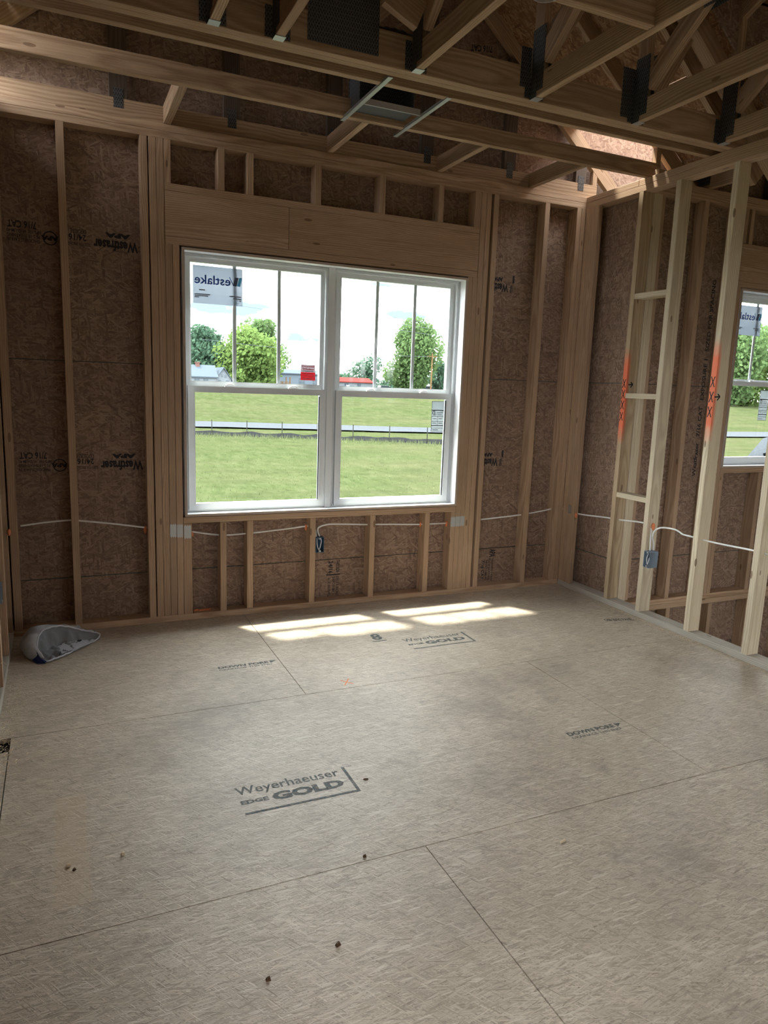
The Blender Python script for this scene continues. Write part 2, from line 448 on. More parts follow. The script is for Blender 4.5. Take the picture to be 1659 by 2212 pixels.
def slab(name, x0, x1, y0, y1, z0, z1, mat, parent=None, mats=None):
    """plain-edged panel with world-aligned mesh; edges may take a second material"""
    c = Vector(((x0+x1)/2, (y0+y1)/2, (z0+z1)/2)); h = Vector((x1-x0, y1-y0, z1-z0))/2
    vs = [(sx*h.x, sy*h.y, sz*h.z) for sx in (-1, 1) for sy in (-1, 1) for sz in (-1, 1)]
    fs = [(0, 1, 3, 2), (4, 6, 7, 5), (0, 4, 5, 1), (2, 3, 7, 6), (0, 2, 6, 4), (1, 5, 7, 3)]
    mi = None
    if mats:
        thin = min(range(3), key=lambda i: h[i]); mi = [0 if i//2 == thin else 1 for i in range(6)]
    o = mesh(name, vs, fs, mat, parent, mats=mats, midx=mi)
    place(o, c, parent)
    return o
class MB:
    def __init__(s): s.v, s.f, s.mi = [], [], []
    def addm(s, vs, fs, mi=0):
        n = len(s.v); s.v += [tuple(v) for v in vs]; s.f += [[i+n for i in f] for f in fs]; s.mi += [mi]*len(fs)
    def box(s, x0, x1, y0, y1, z0, z1, mi=0):
        s.addm([(x, y, z) for x in (x0, x1) for y in (y0, y1) for z in (z0, z1)],
               [(0, 1, 3, 2), (4, 6, 7, 5), (0, 4, 5, 1), (2, 3, 7, 6), (0, 2, 6, 4), (1, 5, 7, 3)], mi)
    def tube(s, pts, r, n=8, mi=0, caps=True):
        pts = [Vector(p) for p in pts]; rings = []
        for i, p in enumerate(pts):
            d = (pts[min(i+1, len(pts)-1)]-pts[max(i-1, 0)]).normalized()
            a = d.cross(Vector((0, 0, 1)));
            if a.length < .05: a = d.cross(Vector((0, 1, 0)))
            a.normalize(); b = d.cross(a)
            rr = r[i] if isinstance(r, (list, tuple)) else r
            rings.append([p+a*rr*math.cos(2*math.pi*k/n)+b*rr*math.sin(2*math.pi*k/n) for k in range(n)])
        vs = [v for R in rings for v in R]; fs = []
        for i in range(len(rings)-1):
            for k in range(n):
                fs.append([i*n+k, i*n+(k+1) % n, (i+1)*n+(k+1) % n, (i+1)*n+k])
        if caps: fs += [list(range(n))[::-1], [(len(rings)-1)*n+k for k in range(n)]]
        s.addm(vs, fs, mi)
    def build(s, name, mat, parent=None, smooth=False, base=True, mats=None):
        lo = Vector([min(v[i] for v in s.v) for i in range(3)]); hi = Vector([max(v[i] for v in s.v) for i in range(3)])
        c = (lo+hi)/2
        if base: c.z = lo.z
        o = mesh(name, [Vector(v)-c for v in s.v], s.f, mat, parent, smooth, mats=mats, midx=s.mi if mats else None)
        place(o, c, parent)
        return o
def smooth_path(pts, n=6):
    pts = [Vector(p) for p in pts]; out = []
    for i in range(len(pts)-1):
        p0, p1, p2, p3 = pts[max(i-1, 0)], pts[i], pts[i+1], pts[min(i+2, len(pts)-1)]
        for k in range(n):
            t = k/n
            out.append(.5*((2*p1)+(p2-p0)*t+(2*p0-5*p1+4*p2-p3)*t*t+(3*p1-p0-3*p2+p3)*t**3))
    return out+[pts[-1]]

def text(s, O, U, V, mat, parent=None, name='printed_text', bold=0.0, shear=0.0):
    """lettering laid on a surface: O lower-left corner, U full width, V full height (as read)"""
    cu = bpy.data.curves.new('t', 'FONT'); cu.body = s; cu.size = 1.0; cu.offset = bold; cu.shear = shear
    cu.resolution_u = 2; cu.space_line = .9
    ob = bpy.data.objects.new('t', cu)
    me = bpy.data.meshes.new_from_object(ob)
    bpy.data.objects.remove(ob); bpy.data.curves.remove(cu)
    xs = [v.co.x for v in me.vertices]; ys = [v.co.y for v in me.vertices]
    x0, x1, y0, y1 = min(xs), max(xs), min(ys), max(ys)
    O, U, V = Vector(O), Vector(U), Vector(V)
    c = O+U/2+V/2
    for v in me.vertices:
        v.co = U*((v.co.x-x0)/(x1-x0)-.5)+V*((v.co.y-y0)/(y1-y0)-.5)
    me.name = name
    o = add(name, me, mat, parent); o.location = c
    p = parent
    while p: o.location -= p.location; p = p.parent
    return o
def strip(name, a, b, w, n, mat, parent=None):
    """flat printed stroke from a to b, lying on a surface with normal n"""
    a, b, n = Vector(a), Vector(b), Vector(n)
    s = (b-a).cross(n).normalized()*w/2; c = (a+b)/2
    o = mesh(name, [a-s-c, b-s-c, b+s-c, a+s-c], [(0, 1, 2, 3)], mat, parent); o.location = c
    p = parent
    while p: o.location -= p.location; p = p.parent
    return o

S2 = .038; D2 = .089
Z0, Z1, Z2, Z3 = .038, 2.695, 2.733, 2.771
XL = -3.68                              # left wall face

# ================================================================== FLOOR
floor = empty('floor', kind='structure')
FT = -.018
G = .0017
rows = [(-1.252, -.004, [-3.80, -2.403, .10]),
        (-2.457, -1.252, [-3.80, -3.63, -1.165, .10]),
        (-3.676, -2.457, [-3.80, -2.400, .10]),
        (-4.895, -3.676, [-3.80, -3.63, -1.165, .10]),
        (-6.114, -4.895, [-3.80, -2.40, .10]),
        (-7.333, -6.114, [-3.80, -3.63, -1.165, .10]),
        (-8.552, -7.333, [-3.80, -2.40, .10]),
        (-9.771, -8.552, [-3.80, -1.165, .10])]
panels = {}
for r, (y0, y1, xs) in enumerate(rows):
    if r == 0: y1 = .10
    for k in range(len(xs)-1):
        ya, yb = y0+G, y1-G
        if r == 1 and k == 0: yb = -1.368            # small notch left open beside the wall
        panels[(r, k)] = slab('floor_panel', xs[k]+G, xs[k+1]-G, ya, yb, FT, 0, 'osb_floor', floor)
slab('dark_base', -3.8, .10, -9.77, .10, -.30, -.024, 'dark', floor)  # dark sheet added under the panels to block light and blacken gaps

INK = .0006
def stamp(px, py, par, w=.40):
    """two-line mill stamp with an L-shaped rule"""
    z = INK; k = w/.40
    text('Weyerhaeuser', (px, py-.062*k, z), (.385*k, 0, 0), (0, .066*k, 0), 'floor_ink', par, bold=.012)
    text('EDGE', (px+.002, py-.108*k, z), (.098*k, 0, 0), (0, .024*k, 0), 'floor_ink', par, bold=.05)
    text('GOLD', (px+.112*k, py-.122*k, z), (.268*k, 0, 0), (0, .052*k, 0), 'floor_ink', par, bold=.06)
    strip('printed_rule', (px+.002, py-.164*k, z), (px+.418*k, py-.164*k, z), .012, (0, 0, 1), 'floor_ink', par)
    strip('printed_rule', (px+.412*k, py-.158*k, z), (px+.412*k, py+.004, z), .012, (0, 0, 1), 'floor_ink', par)
    text('TM', (px+.425*k, py-.004, z), (.022, 0, 0), (0, .010, 0), 'floor_ink', par)
stamp(-2.889, -1.925, panels[(1, 1)])
stamp(-1.660, -.728, panels[(0, 1)], .385)
text('8', (-1.815, -.690, INK), (.062, 0, 0), (.006, .098, 0), 'floor_ink', panels[(0, 1)], bold=.03)
strip('printed_rule', (-1.832, -.708, INK), (-1.743, -.708, INK), .011, (0, 0, 1), 'floor_ink', panels[(0, 1)])
def pore(x0, y0, w, par):
    text('DOWN PORE', (x0, y0, INK), (w*.86, 0, 0), (0, .030, 0), 'floor_ink', par, bold=.05)
    text('DRAINAGE THIS END', (x0, y0-.026, INK), (w*.90, 0, 0), (0, .017, 0), 'floor_ink', par, bold=.02)
    a = Vector((x0+w*.89, y0-.004, INK)); c = a+Vector((.018, .015, 0))
    o = mesh('printed_arrow', [a-c, a+Vector((.0, .034, 0))-c, a+Vector((w*.12, .028, 0))-c], [(0, 2, 1)], 'floor_ink', par)
    o.location = c-par.location
pore(-2.722, -.822, .30, panels[(0, 0)])
pore(-1.490, -2.026, .29, panels[(1, 1)])
text('OSB 23/32 PANEL', (-.265, -.845, INK), (.20, -.045, 0), (.012, .045, 0), 'floor_ink', panels[(0, 1)], bold=.05)
for a, b in (((-2.195, -1.215), (-2.150, -1.150)), ((-2.150, -1.215), (-2.195, -1.155))):
    strip('crayon_stroke', (*a, INK), (*b, INK), .006, (0, 0, 1), 'caulk', panels[(0, 1)])

# ================================================================== BACK WALL
wb = empty('wall_back', kind='structure')
def stud(x0, x1, z0, z1, y0=0.0, y1=D2, par=wb, name='stud', mat='stud'):
    return box(name, x0, x1, y0, y1, z0, z1, mat, par)
box('sole_plate', -3.77, 0, 0, D2, 0, Z0, 'stud', wb)
box('top_plate', -3.77, .0, 0, D2, Z1, Z2-.0005, 'stud', wb)
box('top_plate', -3.77, -.0, 0, D2, Z2+.0005, Z3, 'stud', wb)
for a, c in ((-3.673, -3.635), (-3.366, -3.328), (-2.9605, -2.9235), (-2.9165, -2.8795), (-2.8785, -2.8405),
             (-.8455, -.8085), (-.8065, -.7695), (-.750, -.712), (-.343, -.305), (-.075, -.0385), (-.0365, -.0005)):
    stud(a, c, Z0, Z1)
for a, c in ((-2.839, -2.801), (-2.7995, -2.763), (-.9195, -.8835), (-.8825, -.8465)):
    stud(a, c, Z0, 2.160, name='jack_stud')
crip = (-2.550, -2.386, -1.982, -1.568, -1.161)
for a in crip:
    stud(a, a+S2, 2.474, Z1, name='cripple_stud')
    stud(a+.004, a+.004+S2, Z0, .592, name='cripple_stud')
stud(-2.8385, -2.803, 2.474, Z1, name='cripple_stud'); stud(-.895, -.848, 2.474, Z1, name='cripple_stud')
stud(-2.7615, -2.7125, Z0, .592, name='cripple_stud'); stud(-.957, -.9205, Z0, .592, name='cripple_stud')
box('header_plate', -2.838, -.848, 0, D2, 2.4365, 2.474, 'stud', wb)
box('header_board', -2.838, -2.139, .001, D2, 2.201, 2.4355, 'stud', wb)
box('header_board', -2.1375, -.848, 0, D2, 2.201, 2.4355, 'stud', wb)
box('header_plate', -2.838, -.848, 0, D2, 2.160, 2.200, 'stud', wb)
box('rough_sill', -2.762, -.9205, 0, D2, .593, .630, 'stud', wb)
# metal cover plates with toothed edges across the stud bundle
def nail_plate(x0, x1, z0, z1, par, y=-.0022):
    mb = MB(); mb.box(x0, x1, y, y+.0018, z0, z1)
    n = 3
    for k in range(n):
        w = (x1-x0)/n
        for s, zz in ((1, z1), (-1, z0)):
            mb.addm([(x0+k*w, y, zz), (x0+(k+.5)*w, y, zz+s*.008), (x0+(k+1)*w, y, zz)], [(0, 1, 2)])
    return mb.build('nail_plate', 'galv', par)
for a, c, z0, z1 in ((-2.838, -2.802, .520, .588), (-2.799, -2.764, .516, .585), (-2.758, -2.718, .508, .577),
                     (-.956, -.921, .492, .552), (-.919, -.884, .493, .554), (-.882, -.848, .494, .556)):
    nail_plate(a, c, z0, z1, wb)
# sheathing behind the studs
YS0, YS1 = D2+.0008, D2+.0118
def sheath(x0, x1, z0, z1, par=wb):
    return slab('sheathing_panel', x0+.0015, x1-.0015, YS0, YS1, z0+.0022, z1-.0022, None, par, mats=['osb_wall', 'edge_green'])
SP = {}
zr = [(-.90, .292), (.292, 1.508), (1.508, 2.727)]
for i, (z0, z1) in enumerate(zr):
    SP[('L', i)] = sheath(-3.77, -2.942, z0, z1)
    SP[('R', i)] = sheath(-.731, .10, z0, z1)
SP[('M', 0)] = sheath(-2.942, -.731, -.90, .292)
SP[('M', 1)] = sheath(-2.942, -.731, .292, .640)
SP[('M', 2)] = sheath(-2.942, -.731, 2.143, 2.727)
for x0, x1 in ((-2.942, -2.738), (-.934, -.731)): sheath(x0, x1, .640, 1.508); sheath(x0, x1, 1.508, 2.143)
for x0, x1, z0, z1 in ((-3.78, -2.738, -3.1, 2.9), (-.934, .10, -3.1, 2.9), (-2.738, -.934, -3.1, .645), (-2.738, -.934, 2.14, 2.9)):
    slab('leak_barrier', x0, x1, YS1+.001, YS1+.006, z0, z1, 'barrier', wb)  # sheet added behind the panels to stop light leaking through seams
YI = D2-.0002+.0004
def wall_print(par, items, y=YI):
    for s, x0, x1, z0, z1, bd in items:          # stamped upside down: text runs right to left
        text(s, (x1, y, z1), (x0-x1, 0, 0), (0, 0, z0-z1), 'ink', par, bold=bd)
def left_print(z, par):
    wall_print(par, [('7/16 CAT', -3.61, -3.475, z+.078, z+.115, .02), ('HPS-108  HUD-UM-40', -3.615, -3.455, z+.055, z+.072, .01),
                     ('PS 2-18 SHEATHING', -3.615, -3.46, z+.033, z+.050, .01), ('THICKNESS 0.418 IN', -3.615, -3.46, z+.010, z+.028, .01),
                     ('EXPOSURE 1', -3.322, -3.235, z+.082, z+.104, .01), ('24/16', -3.322, -3.235, z+.045, z+.078, .02),
                     ('SIZED FOR SPACING', -3.325, -3.215, z+.020, z+.036, .01),
                     ('APA', -3.14, -3.01, z+.078, z+.104, .07), ('Westfraser', -3.20, -2.972, z+.010, z+.066, .038)])
    c = Vector((-3.412, YI, z+.042)); vs, fs = [], []
    n = 24
    for k in range(n):
        a = 2*math.pi*k/n
        for r in (.036, .030): vs.append((r*math.cos(a), 0, r*math.sin(a)))
    for k in range(n): fs.append((2*k, 2*((k+1) % n), 2*((k+1) % n)+1, 2*k+1))
    o = mesh('printed_ring', vs, fs, 'ink', par); o.location = c-par.location
    wall_print(par, [('APA', -3.455, -3.372, z+.030, z+.054, .05)])
left_print(2.095, SP[('L', 2)]); left_print(.895, SP[('L', 1)])
for z, par in ((2.095, SP[('R', 2)]), (.892, SP[('R', 1)])):
    wall_print(par, [('Westf', -.662, -.545, z+.005, z+.060, .038), ('APA', -.665, -.59, z+.072, z+.100, .06)])
    strip('printed_rule', (-.505, YI, z+.068), (-.505, YI, z+.118), .014, (0, 1, 0), 'ink', par)
    strip('printed_rule', (-.522, YI, z+.005), (-.522, YI, z+.055), .008, (0, 1, 0), 'ink', par)
    strip('printed_rule', (-.510, YI, z+.010), (-.510, YI, z+.060), .004, (0, 1, 0), 'ink', par)
def vprint(par, items, y=YI):                     # stamped on its side, read downwards
    for s, x0, x1, z0, z1, bd in items:
        text(s, (x0, y, z1), (0, 0, z0-z1), (x1-x0, 0, 0), 'ink', par, bold=bd)
vprint(SP[('R', 0)], [('APA', -.565, -.515, .225, .285, .04), ('THICKNESS 0.418 IN', -.545, -.528, .045, .220, .01),
                      ('PS 2-18 SHEATHING', -.570, -.552, .05, .215, .01), ('HUD-UM-40', -.595, -.578, .05, .20, .01),
                      ('7/16 CAT', -.630, -.603, .06, .205, .02)])
vprint(SP[('M', 0)], [('THIS SIDE', -1.762, -1.738, .20, .285, .02), ('24/16', -1.815, -1.785, .195, .28, .03),
                      ('SIZED FOR SPACING', -1.762, -1.742, .045, .175, .01), ('EXPOSURE 1', -1.788, -1.770, .05, .17, .01),
                      ('RATED SHEATHING', -1.820, -1.800, .04, .165, .01)])
strip('printed_rule', (-1.830, YI, .186), (-1.732, YI, .186), .008, (0, 1, 0), 'ink', SP[('M', 0)])

# ================================================================== RIGHT WALL (open framing by the stairs)
wr = empty('wall_right', kind='structure')
box('sole_plate', 0.0, D2, -9.7, -.001, 0, Z0, 'plate_grey', wr)
box('top_plate', .0, D2, -6.3, .09, Z1, Z2-.0005, 'stud', wr)
box('top_plate', .0, D2, -.495, .09, Z2+.0005, Z3, 'stud', wr)
box('top_plate', .0, D2, -.600, -.497, Z2+.0005, Z3, 'stud', wr)
box('top_plate', .0, D2, -6.3, -.602, Z2+.0005, Z3, 'stud', wr)
box('plate_block', .03, D2, -.63, -.545, Z3+.0005, Z3+.042, 'stud', wr)
def rstud(yn, mat='stud', z1=Z1, w=S2, d0=0.0, d1=D2, name='stud'):
    return box(name, d0, d1, yn, yn+w, Z0, z1, mat, wr)
rstud(-.0375); rstud(-.128, w=.089, d1=.038)
sA = rstud(-.545, 'stud_sprayA'); sB = rstud(-.850, 'stud_pale'); sC = rstud(-1.255, 'stud_sprayC'); sDd = rstud(-1.665, 'stud_pale')
for k in range(1, 11): rstud(-1.665-.406*k, 'stud_pale')
for z in (2.040, 1.409, .752): box('blocking', .002, D2, -.8115, -.507+.0, z, z+.033, 'stud_pale', wr)
RS = {}
for i, (z0, z1) in enumerate(((-.9, .290), (.290, 1.508), (1.508, 2.727))):
    RS[i] = slab('sheathing_panel', D2+.001, D2+.012, -.497, .10, z0+.0022, z1-.0022, None, wr, mats=['osb_side', 'edge_green'])
slab('leak_barrier', D2+.013, D2+.018, -.487, .10, -3.1, 2.768, 'barrier', wr)
# crosses and arrows in black marker on the sprayed studs
def cross(x, yc, zc, h, par):
    for s in (1, -1):
        strip('marker_stroke', (x-.0008, yc-s*.013, zc-h), (x-.0008, yc+s*.013, zc+h), .006, (1, 0, 0), 'marker', par)
def arrow(yface, xa, z, L, par):
    y = yface-.0008
    strip('marker_stroke', (xa, y, z), (xa+L, y, z+.003), .008, (0, 1, 0), 'marker', par)
    for s in (1, -1): strip('marker_stroke', (xa+L-.018, y, z+s*.018), (xa+L+.002, y, z+.003), .008, (0, 1, 0), 'marker', par)
for z in (1.505, 1.435, 1.365, 1.29): cross(0, -.526, z, .028, wr)
arrow(-.545, .018, 1.497, .035, wr)
for z in (1.52, 1.435, 1.35): cross(0, -1.236, z, .030, wr)
arrow(-1.255, .004, 1.435, .040, wr)

# ================================================================== FAR WALL of the stairwell, parallel to the back wall
wf = empty('wall_stairwell', kind='structure')
YF = -.585
def fbox(name, x0, x1, z0, z1, mat='stud', y0=YF, y1=YF+D2): return box(name, x0, x1, y0, y1, z0, z1, mat, wf)
fbox('top_plate', D2+.002, 2.6, Z1, Z2-.0005); fbox('top_plate', D2+.002, 2.6, Z2+.0005, Z3)
fbox('sole_plate', D2+.002, 2.6, -.030, .008); fbox('top_plate', D2+.002, 2.6, -.069, -.031)
fbox('stud', .092, .160, .0085, Z1, 'stud_pale', -.548, -.51); fbox('stud', .162, .199, .0085, Z1, 'stud', -.535, -.50)
for a in (.492, .790, .8285, ): fbox('stud', a, a+S2, .0085, Z1)
fbox('jack_stud', .867, .903, .0085, 2.185)
fbox('cripple_stud', .905, .940, .0085, .900)
fbox('cripple_stud', .870, .900, 2.472, Z1); fbox('cripple_stud', .925, .958, 2.472, Z1)
fbox('cripple_stud', 1.30, 1.338, 2.472, Z1)
for a in (1.30, 1.70): fbox('cripple_stud', a, a+S2, .0085, .900)
fbox('header_plate', .867, 1.95, 2.434, 2.471); fbox('header_board', .867, 1.95, 2.224, 2.433); fbox('header_plate', .867, 1.95, 2.186, 2.223)
fbox('rough_sill', .905, 1.95, .901, .938)
for a in (1.915, 1.953, 2.3): fbox('stud', a, a+S2, .0085, Z1)
for a in (.10, .52, .94, 1.34, 1.75, 2.15): fbox('stud', a, a+S2, -2.75, -.0695)
fbox('sole_plate', D2+.002, 2.6, -2.79, -2.751)
def fsheath(x0, x1, z0, z1):
    return slab('sheathing_panel', x0+.0015, x1-.0015, YF+D2+.001, YF+D2+.012, z0+.0022, z1-.0022, None, wf, mats=['osb_wall', 'edge_green'])
F1 = fsheath(.105, .885, .292, 1.508); fsheath(.105, .885, 1.508, 2.727)
fsheath(.105, 2.6, -.93, .292) ; fsheath(.105, 2.6, -2.15, -.93); fsheath(.885, 2.6, .292, .915); fsheath(.885, 2.6, 2.20, 2.727); fsheath(1.94, 2.6, .915, 2.2)
for x0, x1, z0, z1 in ((.11, .88, -3.1, 2.8), (.88, 1.945, -3.1, .91), (.88, 1.945, 2.205, 2.8), (1.945, 2.65, -3.1, 2.8)):
    slab('leak_barrier', x0, x1, YF+D2+.013, YF+D2+.018, z0, z1, 'barrier', wf)
YIF = YF+D2+.0004
text('Westfraser   7/16 CAT   EXPOSURE 1   SIZED FOR SPACING', (.762, YIF, .87), (0, 0, 1.36), (-.036, 0, 0), 'ink', F1, bold=.02)
text('THICKNESS 0.418 IN  505', (1.10, YIF, -.462), (.30, 0, 0), (0, 0, .04), 'ink', wf, bold=.03)
# outer side wall and lower landing of the stairwell
ws = empty('wall_stair_side', kind='structure')
for z0, z1 in ((-2.79, -.35), (-.35, .87), (.87, 2.09), (2.09, 2.9)):
    for y0, y1 in ((-3.0, -.50), (-6.3, -3.0)):
        slab('sheathing_panel', 2.60, 2.611, y0+.002, y1-.002, z0+.002, z1-.002, None, ws, mats=['osb_side', 'edge_green'])
slab('leak_barrier', 2.613, 2.62, -6.3, -.5, -2.8, 2.95, 'barrier', ws)
for k in range(14): box('stud', 2.51, 2.599, -.63-.406*k, -.592-.406*k, -2.75, Z1, 'stud', ws)
box('top_plate', 2.51, 2.599, -6.3, -.59, Z1, Z3, 'stud', ws)
landing = empty('floor_landing', kind='structure')
for k in range(4): box('landing_joist', D2+.02, 2.5, -1.05-.40*k, -1.012-.40*k, -.86, -.62, 'stud_pale', landing)
box('landing_rim', D2+.02, 2.5, -.62, -.588, -.86, -.62, 'stud_pale', landing)
slab('landing_panel', D2+.02, 2.5, -4.8, -1.0, -.619, -.60, 'osb_floor', landing)
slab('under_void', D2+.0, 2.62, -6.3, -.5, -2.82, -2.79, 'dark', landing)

# ================================================================== LEFT WALL
wl = empty('wall_left', kind='structure')
box('sole_plate', XL-D2, XL, -6.3, -.001, 0, Z0, 'plate_grey', wl)
box('top_plate', XL-D2, XL, -6.3, .0, Z1, Z2-.0005, 'stud', wl); box('top_plate', XL-D2, XL, -6.3, .0, Z2+.0005, Z3, 'stud', wl)
box('stud', XL-D2, XL, -.0395, -.0015, Z0, Z1, 'stud', wl)
LY0, LY1 = -5.20, -3.75                  # opening added in the unseen left wall to let daylight in
for k in range(15):
    yk = -.396-.406*k
    if yk > LY1 or yk+S2 < LY0: box('stud', XL-D2, XL, yk, yk+S2, Z0, Z1, 'stud', wl)
box('header_board', XL-D2, XL, LY0, LY1+.02, 2.20, Z1-.001, 'stud', wl)
box('rough_sill', XL-D2, XL, LY0, LY1+.02, .862, .90, 'stud', wl)
slab('sheathing_panel', XL-D2-.012, XL-D2-.001, LY0, LY1, -.2, .90, 'osb_side', wl)
for z0, z1 in ((-.9, .292), (.292, 1.508), (1.508, 2.727)):
    for y0, y1 in ((LY1, .10), (-6.3, LY0)):
        slab('sheathing_panel', XL-D2-.012, XL-D2-.001, y0+.002, y1-.002, z0+.002, z1-.002, None, wl, mats=['osb_side', 'edge_green'])
slab('leak_barrier', XL-D2-.018, XL-D2-.013, LY1, .10, -3.1, 2.768, 'barrier', wl)
slab('leak_barrier', XL-D2-.018, XL-D2-.013, -6.3, LY0, -3.1, 2.768, 'barrier', wl)
mb = MB(); mb.tube(smooth_path([(XL+.001, -.86, .17), (XL+.006, -.852, .175), (XL+.020, -.845, .155)], 4), .0016, 6)
mb.build('wood_splinter', 'stud_pale', wl)

# ================================================================== REAR WALL, out of view, with a doorway added to bring daylight in
wk = empty('wall_rear', kind='structure')
DX0, DX1, DZ = .85, 1.65, 2.20
YR = -6.30
for x0, x1, z0, z1 in ((-3.79, DX0, -.3, 2.77), (DX1, 2.62, -.3, 2.77), (DX0, DX1, DZ, 2.77), (.10, 2.62, -2.8, -.3)):
    slab('sheathing_panel', x0, x1, YR-.10, YR-.09, z0, z1, 'osb_wall', wk)
for k in range(16):
    x = -3.72+.406*k
    if x+S2 < DX0 or x > DX1: box('stud', x, x+S2, YR-.089, YR, Z0, Z1, 'stud', wk)
box('top_plate', -3.77, 2.6, YR-.089, YR, Z1, Z3, 'stud', wk); box('header_board', DX0-.04, DX1+.04, YR-.088, YR-.001, DZ, DZ+.28, 'stud', wk)
slab('gable_panel', -4.1, 2.9, YR-.10, YR-.09, 2.772, 6.1, 'osb_wall', wk)

# ================================================================== WINDOWS
def ring(mb, x0, x1, z0, z1, w, y0, y1, mi=0, wb_=None, wt=None):
    wb_ = w if wb_ is None else wb_; wt = w if wt is None else wt
    mb.box(x0, x0+w, y0, y1, z0, z1, mi); mb.box(x1-w, x1, y0, y1, z0, z1, mi)
    mb.box(x0+w, x1-w, y0, y1, z0, z0+wb_, mi); mb.box(x0+w, x1-w, y0, y1, z1-wt, z1, mi)
def window_unit(win, x0, x1, z0, z1, yb, zm, lower, upper, muntins, pl, pr):
    """one double-hung unit; yb = y of the wall's inner face. lower/upper = glass rectangles"""
    lx0, lx1, lz0, lz1 = lower; ux0, ux1, uz0, uz1 = upper
    mb = MB()                                                  # fixed frame with stepped track
    ring(mb, x0, x1, z0, z1, .018, yb+.075, yb+.150)
    ring(mb, x0+.018, x1-.018, z0+.018, z1-.018, .010, yb+.098, yb+.150)
    for k in range(3): ring(mb, x0+.004+.005*k, x1-.004-.005*k, z0+.004+.002*k, z1-.004-.005*k, .0025, yb+.066+.003*k, yb+.075)
    mb.build('window_frame', 'vinyl', win)
    mb = MB()                                                  # lower sash, inner track
    ring(mb, lx0-.040, lx1+.040, lz0-.042, zm, .040, yb+.070, yb+.097, 0, .042, zm-lz1)
    ring(mb, lx0-.006, lx1+.006, lz0-.006, lz1+.006, .006, yb+.066, yb+.071)
    s1 = mb.build('lower_sash', 'vinyl', win)
    mb = MB(); mb.box(lx0-.002, lx1+.002, yb+.081, yb+.085, lz0-.002, lz1+.002); mb.build('pane', 'glass', s1)
    mb = MB(); mb.box(lx1-.005, lx1, yb+.070, yb+.080, lz0, lz1-.006); mb.build('gasket', 'gasket', s1)
    mb = MB()                                                  # upper sash, outer track
    ring(mb, ux0-.034, ux1+.034, uz0-.030, uz1+.024, .034, yb+.101, yb+.128, 0, .030, .024)
    ring(mb, ux0-.006, ux1+.006, uz0-.006, uz1+.006, .006, yb+.098, yb+.102)
    s2 = mb.build('upper_sash', 'vinyl', win)
    mb = MB(); mb.box(ux0-.002, ux1+.002, yb+.112, yb+.116, uz0-.002, uz1+.002); mb.build('pane', 'glass', s2)
    for mx in muntins:
        mb = MB(); mb.box(mx-.0105, mx+.0105, yb+.117, yb+.123, uz0, uz1); mb.build('muntin', 'vinyl', s2)
    for f in (.27, .78):                                       # sash locks on the meeting rail
        cx = lx0+(lx1-lx0)*f; mb = MB()
        mb.box(cx-.032, cx+.032, yb+.074, yb+.092, zm, zm+.006)
        mb.tube([(cx-.026, yb+.083, zm+.008), (cx-.010, yb+.080, zm+.015), (cx+.010, yb+.080, zm+.015), (cx+.026, yb+.083, zm+.008)], .0045, 6)
        lk = mb.build('sash_lock', 'jamb', win)
    return s1, s2
def jambs(win, x0, x1, z0, z1, yb, t=.014):
    for nm, a, b_, c, d in (('jamb', x0, x0+t, z0, z1), ('jamb', x1-t, x1, z0, z1)):
        slab(nm, a, b_, yb-.002, yb+.078, c, d, 'jamb', win); slab('jamb_edge', a, b_, yb-.005, yb-.0022, c, d, 'jamb_edge', win)
    for nm, c, d in (('head_jamb', z1-t, z1), ('sill_board', z0, z0+t)):
        slab(nm, x0+t, x1-t, yb-.002, yb+.078, c, d, 'jamb', win); slab('jamb_edge', x0+t, x1-t, yb-.005, yb-.0022, c, d, 'jamb_edge', win)
def sticker_big(par, x0, x1, z0, z1, y):
    """paper sticker on the outer face: its print shows through mirrored"""
    s = slab('maker_sticker', x0, x1, y, y+.0008, z0, z1, 'film', par)
    s['label'] = 'grey backed sticker with mirrored blue lettering'
    yy = y-.0012; W = x1-x0; H = z1-z0
    def T(st, u0, u1, v0, v1, m, bd=.01): text(st, (x0+W*u1, yy, z0+H*v0), (-W*(u1-u0), 0, 0), (0, 0, H*(v1-v0)), m, par, bold=bd)
    T('estlake', .03, .755, .52, .76, 'ink_blue', .015)
    for u, m, w in ((.775, 'ink_blue', .018), (.855, 'ink_slate', .075), (.935, 'ink_cyan', .065)):
        a = Vector((x0+W*(u-.045 if w < .03 else u-.02), yy, z0+H*.76)); b = Vector((x0+W*(u+.04 if w < .03 else u+.02), yy, z0+H*.53))
        if w > .03: a, b = Vector((x0+W*(u+.025), yy, z0+H*.76)), Vector((x0+W*(u-.02), yy, z0+H*.53))
        hw = Vector((W*w/2, 0, 0)); c = (a+b)/2
        o = mesh('printed_mark', [a-hw-c, a+hw-c, b+hw-c, b-hw-c], [(0, 1, 2, 3)], m, par); o.location = c
        p = par
        while p: o.location -= p.location; p = p.parent
    for u0, u1, v in ((.12, .24, .36), (.03, .34, .245), (.03, .30, .205), (.03, .12, .165), (.73, .97, .245), (.80, .97, .19), (.93, .97, .14)):
        strip('printed_rule', (x0+W*u0, yy, z0+H*v), (x0+W*u1, yy, z0+H*v), .006, (0, 1, 0), 'ink_grey', par)
